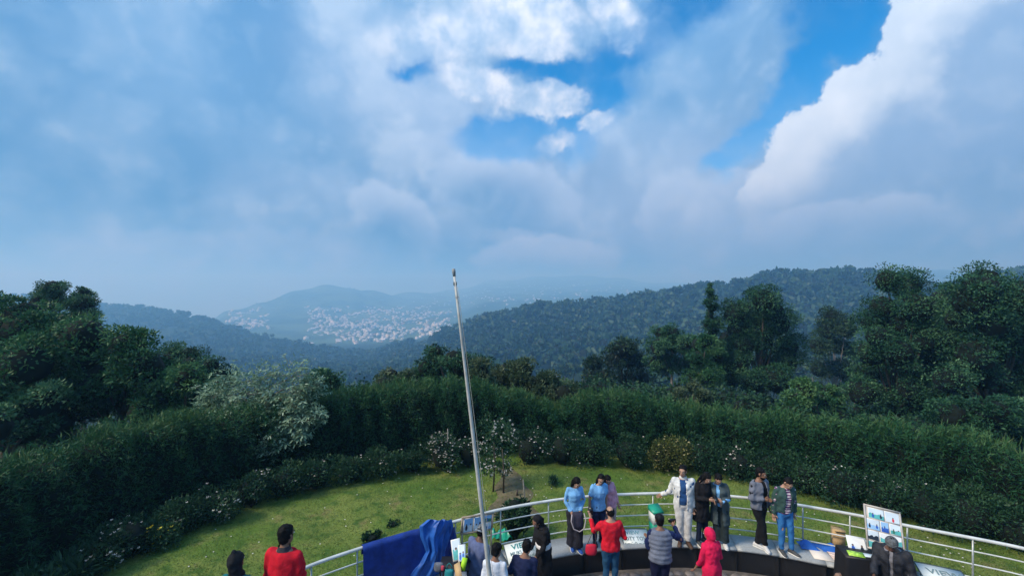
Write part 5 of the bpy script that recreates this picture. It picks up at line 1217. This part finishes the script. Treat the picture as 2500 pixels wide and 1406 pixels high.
    ex.ball(hp(0, -.0835, -.050), (.024, .010, .008), 8, 6, 3, rot=Rh)
    for nm, sg in (('L', 1), ('R', -1)):
        w = J[nm][2]; d = nrm((J[nm][2] - J[nm][1])[None])[0]; sd_ = nrm(np.cross(d, Rt @ np.array([sg * .5, -1, .2]))[None])[0]; pn_ = np.cross(sd_, d)
        ex.loft([w - d * .02, w + d * .02, w + d * .06, w + d * .095], [sd_ * q for q in (.025, .034, .040, .038)], [pn_ * q for q in (.020, .017, .015, .012)], 8)
        for j, (o_, l_) in enumerate(((-.027, .066), (-.009, .076), (.010, .072), (.028, .056))):
            b_ = w + d * .088 + sd_ * o_; c1 = nrm((d + pn_ * .35)[None])[0]; c2 = nrm((d * .5 + pn_ * .85)[None])[0]
            ex.tube([b_, b_ + c1 * l_ * .5, b_ + c1 * l_ * .5 + c2 * l_ * .3, b_ + c1 * l_ * .5 + c2 * l_ * .55], [.0092, .0088, .0082, .006], 6)
        b_ = w + d * .035 - sd_ * .036; c1 = nrm((d * .75 - sd_ * .7 + pn_ * .3)[None])[0]; ex.tube([b_, b_ + c1 * .034, b_ + nrm((c1 + d * .5 + pn_ * .3)[None])[0] * .062], [.012, .0105, .007], 6)
    link('body', to_mesh('body', V, Q, [SKIN[skin], M_EYE, M_PUPIL, M_LIP], extra=ex), root)
    # ---- hair / headwear
    hm_ = MB()
    if hair in ('short', 'bald', 'long', 'tail', 'bun'):
        if hair == 'bald':
            hm_.ball(hp(0, .045, .010), (.083, .070, .078), 16, 10, rot=Rh); hm_.ball(hp(.05, .01, .03), (.034, .06, .05), 10, 8, rot=Rh); hm_.ball(hp(-.05, .01, .03), (.034, .06, .05), 10, 8, rot=Rh)
        else:
            hm_.ball(hp(0, .030, .048), (.084, .090, .086), 18, 12, rot=Rh); hm_.ball(hp(0, .050, -.01), (.074, .060, .080), 14, 10, rot=Rh); [hm_.ball(hp(q * .062, .018, .018), (.020, .046, .050), 10, 7, rot=Rh) for q in (-1, 1)]; hm_.ball(hp(.0, -.006, .078), (.072, .056, .042), 14, 8, rot=Rh)
        if hair == 'long':
            hm_.tube([hp(0, .06, .03), hp(.01, .09, -.06), tp((.01, .10, 1.40)), tp((.015, .125, 1.22))], [.070, .074, .085, .045], 12, flat=.5, up=Rt @ np.array([0, 1, 0]))
            for sg in (-1, 1): hm_.tube([hp(sg * .06, .02, .05), hp(sg * .075, .02, -.05), tp((sg * .085, .03, 1.40))], [.030, .030, .018], 8)
        if hair == 'tail': hm_.ball(hp(0, .11, .04), (.03, .03, .03), 8, 6); hm_.tube([hp(0, .11, .04), hp(.02, .155, -.02), hp(.03, .15, -.12), hp(.03, .13, -.2)], [.028, .036, .032, .012], 10)
        if hair == 'bun': hm_.ball(hp(0, .115, .02), (.045, .04, .045), 10, 8, rot=Rh)
        V, N, Q = remesh(hm_, .0125, 2); V = wrinkle(V, N, .0065, .035, seed + 3, .5); link('hair', to_mesh('hair', V, Q, [HAIR]), root)
    if beard:
        bm_ = MB(); bm_.ball(hp(0, -.030, -.062), (.058, .066, .046), 14, 8, rot=Rh); bm_.ball(hp(0, -.054, -.095), (.030, .026, .026), 10, 6, rot=Rh); V, N, Q = remesh(bm_, .011, 1)
        Vl = (V - hc) @ Rh; keep = (Vl[Q].mean(1)[:, 2] < -.038) | (np.abs(Vl[Q].mean(1)[:, 0]) > .045); link('beard', to_mesh('beard', V, Q, [HAIR], keep), root)
    if cap:
        cm_ = MB(); cm_.ball(hp(0, .018, .058), (.090, .104, .078), 18, 12, rot=Rh)
        V, N, Q = remesh(cm_, .011, 1); Vl = (V - hc) @ Rh; keep = Vl[Q].mean(1)[:, 2] > .022; ex = MB()
        if cap.get('brim') == 'all': ex.loft([hp(0, .018, .030), hp(0, .018, .016), hp(0, .018, .006), hp(0, .018, .012)], [Rh @ np.array([q, 0, 0]) for q in (.090, .118, .140, .090)], [Rh @ np.array([0, q, 0]) for q in (.104, .132, .152, .10)], 18, caps=False)
        elif cap.get('brim') == 'roll': ex.loft([hp(0, .018, .012), hp(0, .018, .020), hp(0, .018, .052), hp(0, .018, .060)], [Rh @ np.array([q, 0, 0]) for q in (.088, .099, .099, .086)], [Rh @ np.array([0, q, 0]) for q in (.102, .113, .113, .10)], 18, caps=False)
        else: ex.loft([hp(0, -.07, .035), hp(0, -.115, .026), hp(0, -.160, .010)], [Rh @ np.array([q, 0, 0]) for q in (.078, .074, .045)], [Rh @ np.array([0, 0, q]) for q in (.008, .006, .004)], 12)
        link('cap', to_mesh('cap', V, Q, [cap['m']], keep, ex), root)
    if hood:
        h2 = MB(); h2.ball(hp(0, .046, .030), (.100, .110, .108), 18, 12, rot=Rh); h2.ball(hp(0, .05, -.05), (.088, .085, .09), 14, 10, rot=Rh); h2.tube([hp(0, .04, -.06), nb + Rt @ np.array([0, .01, 0]), tp((0, .0, 1.40))], [.085, .092, .125], 16, flat=.8, up=Rt @ np.array([0, 1, 0]))
        if hood.get('peak'): h2.tube([hp(0, .06, .10), hp(0, .085, .135), hp(0, .10, .165)], [.06, .04, .012], 10)
        if hood.get('drape'): h2.ball(hp(.0, .10, -.02), (.07, .06, .10), 12, 8, rot=Rh); h2.tube([tp((0, .02, 1.45)), tp((0, .03, 1.36)), tp((.02, .06, 1.22)), tp((.05, .10, 1.02))], [.13, .20, .17, .07], 16, flat=.62, up=Rt @ np.array([0, 1, 0]))
        V, N, Q = remesh(h2, .0155, 2); V = wrinkle(V, N, .006, .10, seed + 5); link('hood', to_mesh('hood', V, Q, [hood['m']]), root)
    # ---- clothes
    def upper(name, sp, sd):
        inf = sp.get('inf', .014); m1 = MB(); ext = []
        if sp.get('skirt'):        # coat or kurta tail
            zl, fl = sp['skirt']; ext = [(zl, .165 * fl, .125 * fl, .01), ((zl + .84) / 2, .165 * (1 + fl) / 2, .12 * (1 + fl) / 2, .005)]
            torso(m1, inf, .84, sp.get('neck', 1.455), extra=ext)
        else: torso(m1, inf, sp.get('hem', .86), sp.get('neck', 1.455))
        sl = sp.get('sleeve', 1.0)
        for nm in 'LR':
            a, b, c = J[nm]; ri = inf * .5
            if sl <= .5: pts = [a, a * (1 - sl * 2) + b * sl * 2]; rr_ = [.060 * k_ * fat + ri, .056 * k_ + ri]
            else: f_ = (sl - .5) * 2; pts = [a, (a + b) / 2, b, b * (1 - f_) + c * f_]; rr_ = [.056 * k_ * fat + ri, .049 * k_ + ri, .043 * k_ + ri, .033 * k_ + ri]
            if sl > 0: m1.tube(pts, rr_, 14); m1.ball(a, .060 * k_ * fat + ri, 10, 6)
            if sl > .5: m1.ball(b, .043 * k_ + ri, 10, 6)
        V, N, Q = remesh(m1, .0195, 2); V = wrinkle(V, N, sp.get('wr', .008), sp.get('wl', .11), sd, sp.get('zs', .8))
        Vl = (V - piv) @ Rt + piv
        if sp.get('quilt'): V = V + N * (.013 * np.abs(np.sin(Vl[:, 2] * 6.283 / .17)))[:, None]
        keep = None; c_ = Vl[Q].mean(1)
        if sp.get('open'):
            w_ = np.interp(c_[:, 2], [.4, .8, 1.1, 1.35, 1.5], np.array([1.25, 1.1, 1.0, .8, .75]) * sp['open'])
            keep = ~((c_[:, 1] < -.02) & (np.abs(c_[:, 0] - sp.get('ox', 0)) < w_))
        mi = None; mats = [sp['m']]
        if sp.get('stripe'):
            mats = [sp['m'], sp['stripe']]; mi = ((c_[:, 2] * 1 / .052) % 1 < .5).astype(int)
        me = to_mesh(name, V, Q, mats, keep, None, mi); o = link(name, me, root)
        if sp.get('open'): sm_ = o.modifiers.new('thickness', 'SOLIDIFY'); sm_.thickness = .012; sm_.offset = -1
        if sp.get('collar'):
            cm2 = MB(); zz = [1.43, 1.46, 1.49]; cm2.loft([tp((0, .016, q)) for q in zz], [Rt @ np.array([q, 0, 0]) for q in (.088, .076, .072)], [Rt @ np.array([0, q, 0]) for q in (.074, .068, .066)], 16, caps=False); link('collar', to_mesh('collar', np.concatenate(cm2.v), cm2.f[0], [sp['collar']]), root)
        return o
    if top: upper(top.get('name', 'shirt'), top, seed + 11)
    if over: upper(over.get('name', 'jacket'), over, seed + 12)
    if bottom and legs:
        b1 = MB(); inf = bottom.get('inf', .014)
        if bottom.get('skirt'):
            zl, fl = bottom['skirt']; b1.loft([(0, 0, 1.0), (0, 0, .90), (0, 0, .6), (0, .0, zl)], [(.155 * fat, 0, 0), (.175 * fat, 0, 0), (.18 * fl, 0, 0), (.185 * fl, 0, 0)], [(0, .115, 0), (0, .13, 0), (0, .145 * fl, 0), (0, .155 * fl, 0)], 20)
        else:
            b1.loft([(0, 0, .80), (0, 0, .86), (0, 0, .95), (0, 0, 1.01)], [(.14 * fat, 0, 0), (.168 * fat, 0, 0), (.165 * fat, 0, 0), (.152 * fat, 0, 0)], [(0, .10 * fat, 0), (0, .122 * fat, 0), (0, .12 * fat, 0), (0, .112 * fat, 0)], 18)
            for nm in 'lr':
                a, b, c = J[nm]; lo = c * .97 + b * .03; wd = bottom.get('wide', 0)
                b1.tube([a, (a + b) / 2, b, (b + lo) / 2, lo], [.086 * fat + inf, .073 * fat + inf, .058 + inf + wd * .3, .048 + inf + wd * .7, .042 + inf + wd], 14); b1.ball(b, .058 + inf, 10, 6)
        V, N, Q = remesh(b1, .021, 2); V = wrinkle(V, N, bottom.get('wr', .006), .13, seed + 20, .9 if not bottom.get('skirt') else .25); link('trousers' if not bottom.get('skirt') else 'skirt', to_mesh('bottom', V, Q, [bottom['m']]), root)
    if shoes and legs:
        for nm, f_ in (('l', fL), ('r', fR)):
            a = J[nm][2]; yaw = R((14 if nm == 'l' else -14) if len(f_) < 5 else f_[4]); Rf = np.array(Matrix.Rotation(yaw, 3, 'Z')); s1 = MB()
            ys = [.075, .055, .0, -.06, -.12, -.165, -.185]; hw = [.022, .034, .037, .040, .044, .036, .012]; ht = [.05, .085, .10, .075, .055, .045, .03]
            zb = a[2] - .085
            s1.loft([Rf @ np.array([0, y_, 0]) + np.array([a[0], a[1], zb + .012 + h_ / 2]) for y_, h_ in zip(ys, ht)], [Rf @ np.array([w_, 0, 0]) for w_ in hw], [np.array([0, 0, h_ / 2]) for h_ in ht], 12)
            V = np.concatenate([v for v in s1.v]); s2 = MB(); s2.loft([Rf @ np.array([0, y_, 0]) + np.array([a[0], a[1], zb + .011]) for y_ in ys], [Rf @ np.array([w_ + .005, 0, 0]) for w_ in hw], [np.array([0, 0, .011])] * 7, 12)
            o = link('shoe', s1.mesh('shoe', True), root, mat=shoes[0]); link('sole', s2.mesh('sole'), o, mat=shoes[1])
    root['joints'] = 0; del root['joints']
    return root, J, tp, hp
def wpt(root, p):
    """world point of a person's local point"""
    a = root.rotation_euler.z; s_ = root.scale[0]; x, y, z = (float(q) * s_ for q in p); return Vector((root.location.x + x * math.cos(a) - y * math.sin(a), root.location.y + x * math.sin(a) + y * math.cos(a), root.location.z + z))

WHITE_SOLE = mat('sole_white', (.7, .7, .68), .6); DARK_SOLE = mat('sole_dark', (.03, .03, .03), .7)
BLK = cloth('black', (.010, .010, .013)); NAVY = cloth('navy', (.012, .018, .060)); JEAN = cloth('jean_blue', (.025, .085, .20), .2, .4, 90); RED = cloth('red', (.50, .008, .022)); LBLUE = cloth('light_blue', (.18, .42, .74)); DGREY = cloth('dark_grey', (.045, .045, .055))
black_shoe = (mat('shoe_black', (.015, .015, .017), .5), DARK_SOLE); white_shoe = (mat('shoe_white', (.6, .6, .6), .5), WHITE_SOLE); blue_shoe = (mat('shoe_blue', (.03, .11, .42), .6), WHITE_SOLE); grey_shoe = (mat('shoe_grey', (.06, .065, .07), .6), WHITE_SOLE); brown_shoe = (mat('shoe_brown', (.08, .045, .03), .5), DARK_SOLE)
HANG_L, HANG_R = ((.14, .03, -1), (.06, -.2, -1)), ((-.14, .03, -1), (-.06, -.2, -1))

# on the steps, bottom left
person('person in dark hood and teal top at the bottom edge left of the red sweater', 577, 5.0, 1.55, 1.50, 178, 'f', lean=4, head=(8, 0, 4), hair=None, hood=dict(m=cloth('dark_scarf', (.012, .013, .016)), peak=True), top=dict(m=cloth('teal', (.01, .14, .16)), inf=.02, name='top'), bottom=dict(m=BLK), shoes=black_shoe, seed=31, X=-3.22)
person('man in red sweater with grey collar seen from behind at bottom left', 688, 5.2, 1.55, 1.70, 172, 'm', lean=3, head=(10, -8, 4), aL=((.22, -.1, -1), (-.55, -.75, -.1)), aR=((-.24, -.05, -1), (.60, -.75, .0)), top=dict(m=RED, inf=.026, wr=.008, name='sweater', collar=DGREY), bottom=dict(m=NAVY), shoes=black_shoe, seed=32, X=-2.76)
# left group
person('photo seller in grey-blue jacket and camouflage hat behind the flagpole', 1162, 8.05, 0, 1.66, 140, 'm', lean=12, head=(22, 10, 0), fat=1.08, aL=((.2, -.25, -1), (.0, -.8, -.6)), aR=((-.15, -.2, -1), (.1, -.8, -.5)), cap=dict(m=mat('camo_hat', (.15, .17, .19), .9, .85, 28), brim='all'), top=dict(m=cloth('slate_jacket', (.105, .135, .26)), inf=.036, wr=.009, hem=.80, name='jacket'), bottom=dict(m=DGREY), shoes=black_shoe, seed=33, skin=2)
person('boy in white tee shirt seen from behind at the flagpole', 1207, 7.0, .35, 1.60, 168, 'm', fat=.9, lean=6, head=(16, -24, 0), top=dict(m=cloth('white', (.62, .66, .74)), inf=.016, sleeve=.42, name='tee_shirt'), bottom=dict(m=JEAN), shoes=white_shoe, seed=34)
person('person in dark navy shirt seen from behind reading the left sign', 1276, 7.1, .35, 1.60, 170, 'm', fat=.98, lean=8, side=-4, head=(14, 12, -8), aL=((.3, -.2, -1), (-.3, -.9, -.1)), top=dict(m=NAVY, inf=.02, sleeve=.6, name='shirt'), bottom=dict(m=BLK), shoes=black_shoe, seed=35)
r6, J6, tp6, hp6 = person('woman in black headscarf and black dress with a white band, head bowed', 1328, 8.72, 0, 1.60, -62, 'f', lean=10, fat=1.05, head=(34, 0, 0), aL=((.1, -.35, -1), (-.2, -.75, -.6)), aR=((-.1, -.35, -1), (.2, -.75, -.6)), hair=None, hood=dict(m=BLK, drape=True), top=dict(m=BLK, inf=.030, skirt=(.50, 1.08), name='tunic'), bottom=dict(m=BLK, skirt=(.14, 1.0)), shoes=black_shoe, seed=36, skin=0)
Rb = np.array(Matrix.Rotation(R(10), 3, 'X')); mb = MB(); mb.loft([tp6((0, 0, q)) for q in (1.00, 1.02, 1.07, 1.09)], [Rb @ np.array([q, 0, 0]) for q in (.188, .202, .198, .180)], [Rb @ np.array([0, q, 0]) for q in (.150, .164, .160, .145)], 22)
link('white_band', mb.mesh('white_band', True), r6, mat=cloth('band_white', (.66, .66, .68)))
# two girls in blue and the person in pink on the bench
rA, JA, tpA, hpA = person('girl in light blue long-sleeved top standing on the bench holding a bag', 1402, 9.32, .5, 1.63, 6, 'f', fat=.94, lean=5, head=(36, 14, 0), aL=((.30, -.02, -1), (-.50, -.55, -.75)), aR=((-.30, -.02, -1), (.50, -.55, -.75)), fL=(.07, -.06, 0, 0, 16), fR=(-.05, .03, 0, 0, -6), hair='long', top=dict(m=LBLUE, inf=.010, wr=.006, hem=.84, name='top'), bottom=dict(m=cloth('charcoal', (.022, .022, .032)), inf=.024, wide=.055), shoes=blue_shoe, seed=37, skin=1)
t = bagm('backpack', wpt(rA, (JA['L'][2] + JA['R'][2]) / 2 + np.array([.02, -.10, -.32])), .26, .15, .34, cloth('bag_charcoal', (.035, .033, .055)), 'dark backpack with pale strap loop held by girl in light blue', 'bag', False)
MB().tube([(-.13, -.07, .33), (-.15, -.10, .2), (-.10, -.12, .05), (.02, -.13, .0), (.12, -.12, .06), (.16, -.08, .22), (.13, -.04, .34)], .012, 6).build('strap', mat('pale_strap', (.42, .38, .40), .8), t)
person('girl in light blue tee shirt with long hair beside the pink top', 1460, 9.55, .5, 1.56, 18, 'f', fat=1.12, lean=3, side=3, head=(26, -22, 10), aL=((.20, .06, -1), (.05, -.1, -1)), aR=((-.18, .08, -1), (-.02, -.1, -1)), hair='long', top=dict(m=LBLUE, inf=.014, sleeve=.40, hem=.82, name='tee_shirt'), bottom=dict(m=NAVY), shoes=black_shoe, seed=38, skin=1)
person('person in pale pink top half hidden behind the girl in the blue tee shirt', 1489, 9.80, .5, 1.46, 5, 'f', lean=6, side=-12, head=(30, 20, 0), hair='long', top=dict(m=cloth('pink', (.58, .30, .40)), inf=.022, hem=.80, name='top'), bottom=dict(m=cloth('mauve_grey', (.30, .26, .28))), shoes=white_shoe, seed=39, skin=1)
# man in red with the handbag
rM, JM, tpM, hpM = person('man in bright red sweater and jeans seen from behind, arm raised', 1491, 8.72, 0, 1.70, 180, 'm', lean=2, fat=1.02, head=(8, 6, 0), aL=((.55, -.45, -.75), (.10, -.62, .75)), aR=((-.42, .02, -1), (.30, -.92, .10)), hair='bald', top=dict(m=cloth('bright_red', (.62, .012, .030)), inf=.024, name='sweater', sleeve=.97), bottom=dict(m=cloth('jean_dark', (.018, .075, .16), .2, .4, 90)), shoes=brown_shoe, seed=40, skin=1)
hb = wpt(rM, JM['L'][1]) + Vector((-.05, -.02, -.46)); t = bagm('handbag', hb, .24, .13, .20, cloth('bag_red', (.55, .02, .05), .15, .3, 40, .5), 'red handbag hanging from the arm of the man in red', 'handbag', False)
e_ = wpt(rM, JM['L'][1]) - hb; MB().tube([(-.09, 0, .18), tuple(e_ * .8 + Vector((-.04, 0, 0))), tuple(e_ + Vector((0, -.05, .045))), tuple(e_ * .8 + Vector((.05, 0, 0))), (.09, 0, .18)], .008, 6).build('strap', mat('grey_strap', (.12, .11, .11), .7), t)
w_ = wpt(rM, JM['L'][2]); tag(MB().box((0, 0, 0), (.075, .010, .15)).build('phone', mat('phone_black', (.01, .01, .012), .2, spec=.5), loc=w_ + Vector((.02, .06, .10))), 'phone held up by the man in red', 'phone')
# person in the puffy vest
rV, JV, tpV, hpV = person('person in grey quilted vest, navy sleeves and black cap seen from behind', 1612, 8.35, 0, 1.72, 176, 'm', lean=4, head=(14, -6, 0), aL=((.22, -.12, -1), (-.15, -.85, .1)), aR=((-.85, -.25, -.48), (.30, -.72, .62)), cap=dict(m=mat('black_cap', (.010, .010, .012), .8, .2)), top=dict(m=cloth('navy_sleeve', (.012, .022, .085)), inf=.018, name='shirt'), over=dict(m=cloth('slate_quilt', (.155, .175, .235), .2, .5, 120, .6), inf=.045, sleeve=0, quilt=True, hem=.86, wr=.006, name='vest'), bottom=dict(m=cloth('midnight', (.008, .010, .040)), inf=.024), shoes=black_shoe, seed=41, skin=0)
w_ = wpt(rV, JV['R'][2]); tag(MB().box((0, 0, 0), (.15, .010, .075)).build('phone', MATS['phone_black'], loc=w_ + Vector((-.02, .05, .09))), 'phone held up sideways by the person in the quilted vest', 'phone')
# man in white
person('man in white jacket and white trousers standing on the bench, hand on the railing', 1668, 9.50, .5, 1.72, -10, 'm', fat=1.06, lean=0, head=(4, -26, 0), aL=((.05, .04, -1), (-.02, -.22, -1)), aR=((-.30, .26, -1), (-.58, .52, -.62)), fL=(.10, -.02, 0), fR=(-.07, .0, 0), top=dict(m=cloth('shirt_blue', (.020, .070, .20)), inf=.014, hem=.90, name='shirt'), over=dict(m=cloth('white_jacket', (.66, .67, .66)), inf=.028, open=.072, ox=-.03, hem=.80, wr=.008, collar=cloth('white_jacket', (.66, .67, .66))), bottom=dict(m=cloth('offwhite', (.56, .56, .56)), inf=.022), shoes=brown_shoe, seed=42, skin=1)
# couple with the phone
rB, JB, tpB, hpB = person('woman in long black coat looking down at a phone on the bench', 1712, 9.52, .5, 1.65, 24, 'f', lean=6, fat=1.04, head=(36, 8, 0), aL=((.10, -.35, -.9), (-.35, -.85, .28)), aR=((-.16, -.22, -1), (.52, -.80, .25)), hair='long', top=dict(m=BLK, inf=.030, skirt=(.56, 1.12), name='coat'), bottom=dict(m=cloth('ink_jean', (.010, .016, .040)), inf=.008), shoes=grey_shoe, seed=43, skin=1)
w_ = wpt(rB, (JB['L'][2] + JB['R'][2]) / 2); tag(MB().box((0, 0, 0), (.075, .14, .010), Matrix.Rotation(R(35), 3, 'X')).build('phone', MATS['phone_black'], loc=w_ + Vector((.02, -.10, .05))), 'phone held between the two people on the bench in dark coats', 'phone')
person('person in long grey-green coat with light blue shirt leaning to the phone', 1757, 9.50, .5, 1.62, -28, 'f', fat=1.04, lean=7, side=-5, head=(34, 10, 6), aL=((.16, -.18, -1), (-.45, -.85, .15)), aR=((-.10, -.35, -.95), (.40, -.85, .2)), fL=(.12, -.03, 0), fR=(-.04, .02, 0), top=dict(m=LBLUE, inf=.014, hem=.95, name='shirt'), over=dict(m=cloth('grey_green', (.060, .085, .095)), inf=.034, open=.045, skirt=(.50, 1.10), name='coat'), bottom=dict(m=cloth('pine_grey', (.022, .034, .038)), inf=.022, wide=.02), shoes=white_shoe, seed=44, skin=1)
# woman in the red shawl
person('woman wrapped in a crimson hooded shawl seen from behind below the couple', 1738, 8.15, 0, 1.57, 196, 'f', lean=5, fat=1.0, head=(16, 18, 0), aL=((.34, -.1, -1), (.12, -.55, -.8)), aR=((-.30, -.06, -1), (.25, -.85, -.1)), hair=None, hood=dict(m=cloth('crimson', (.66, .012, .075)), drape=True), top=dict(m=cloth('crimson', (.66, .012, .075)), inf=.040, skirt=(.35, 1.12), wr=.010, wl=.16, zs=.35, sleeve=.80, name='shawl'), bottom=dict(m=cloth('crimson_skirt', (.40, .012, .05)), skirt=(.10, 1.0)), shoes=black_shoe, seed=45, skin=0)
# two men on the right of the bench
person('bearded man in open grey jacket and black trousers standing with legs crossed', 1853, 9.38, .5, 1.73, 22, 'm', lean=2, head=(8, 24, 0), aL=((.24, .05, -1), (.02, -.28, -1)), aR=((-.30, -.05, -.95), (.80, -.60, .05)), fL=(-.03, .03, .01, 0, 20), fR=(.05, -.10, .02, 0, -25), beard=True, top=dict(m=BLK, inf=.012, hem=.86, name='tee_shirt'), over=dict(m=cloth('denim_grey', (.15, .165, .21), .15, .4, 90), inf=.034, open=.070, hem=.86, wr=.009), bottom=dict(m=BLK, inf=.016), shoes=white_shoe, seed=46, skin=0)
person('youth in green denim jacket, striped tee shirt and blue jeans on the bench', 1914, 9.20, .5, 1.68, 2, 'm', fat=.95, lean=5, head=(36, 4, 0), aL=((.26, .10, -1), (.02, -.1, -1)), aR=((-.24, .04, -1), (.02, -.12, -1)), fL=(.13, -.05, 0, 0, 28), fR=(-.07, -.02, 0, 0, -6), top=dict(m=cloth('tee_white', (.60, .52, .56)), stripe=cloth('tee_purple', (.13, .05, .15)), inf=.013, hem=.88, name='tee_shirt'), over=dict(m=cloth('green_denim', (.040, .085, .078), .15, .4, 90), inf=.032, open=.066, hem=.90, wr=.008), bottom=dict(m=cloth('jean_bright', (.035, .165, .42), .2, .4, 90), inf=.010), shoes=grey_shoe, seed=47, skin=1)
# seller at the right stall
person('photo seller in bulky dark jacket and wool cap bending over the right stall', 2180, 7.95, 0, 1.66, -48, 'm', fat=1.18, lean=16, head=(22, 6, 0), aL=((.30, -.35, -.9), (-.2, -.8, -.5)), aR=((-.10, -.65, -.75), (.05, -.95, -.25)), skin=2, cap=dict(m=mat('wool_cap', (.10, .11, .12), .95, .4, 30), brim='roll'), top=dict(m=cloth('grey_scarf', (.20, .20, .23)), inf=.016, name='scarf'), over=dict(m=cloth('dark_jacket', (.022, .024, .032), .25, .5, 50, .6), inf=.050, open=.030, wr=.010, hem=.74), bottom=dict(m=cloth('dark_trousers', (.016, .016, .022)), inf=.02), shoes=black_shoe, seed=48)

# roots of the long curved things stand at their own middle
for nm_, pt_ in (('stone_bench', tuple(FR[80]) + (0,)), ('steel_railing', tuple(RAILC[80]) + (0,)), ('hedge', tuple(HC[80]) + (0,))):
    o = bpy.data.objects[nm_]; o.location = pt_
    for ch in o.children: ch.location = -Vector(pt_)
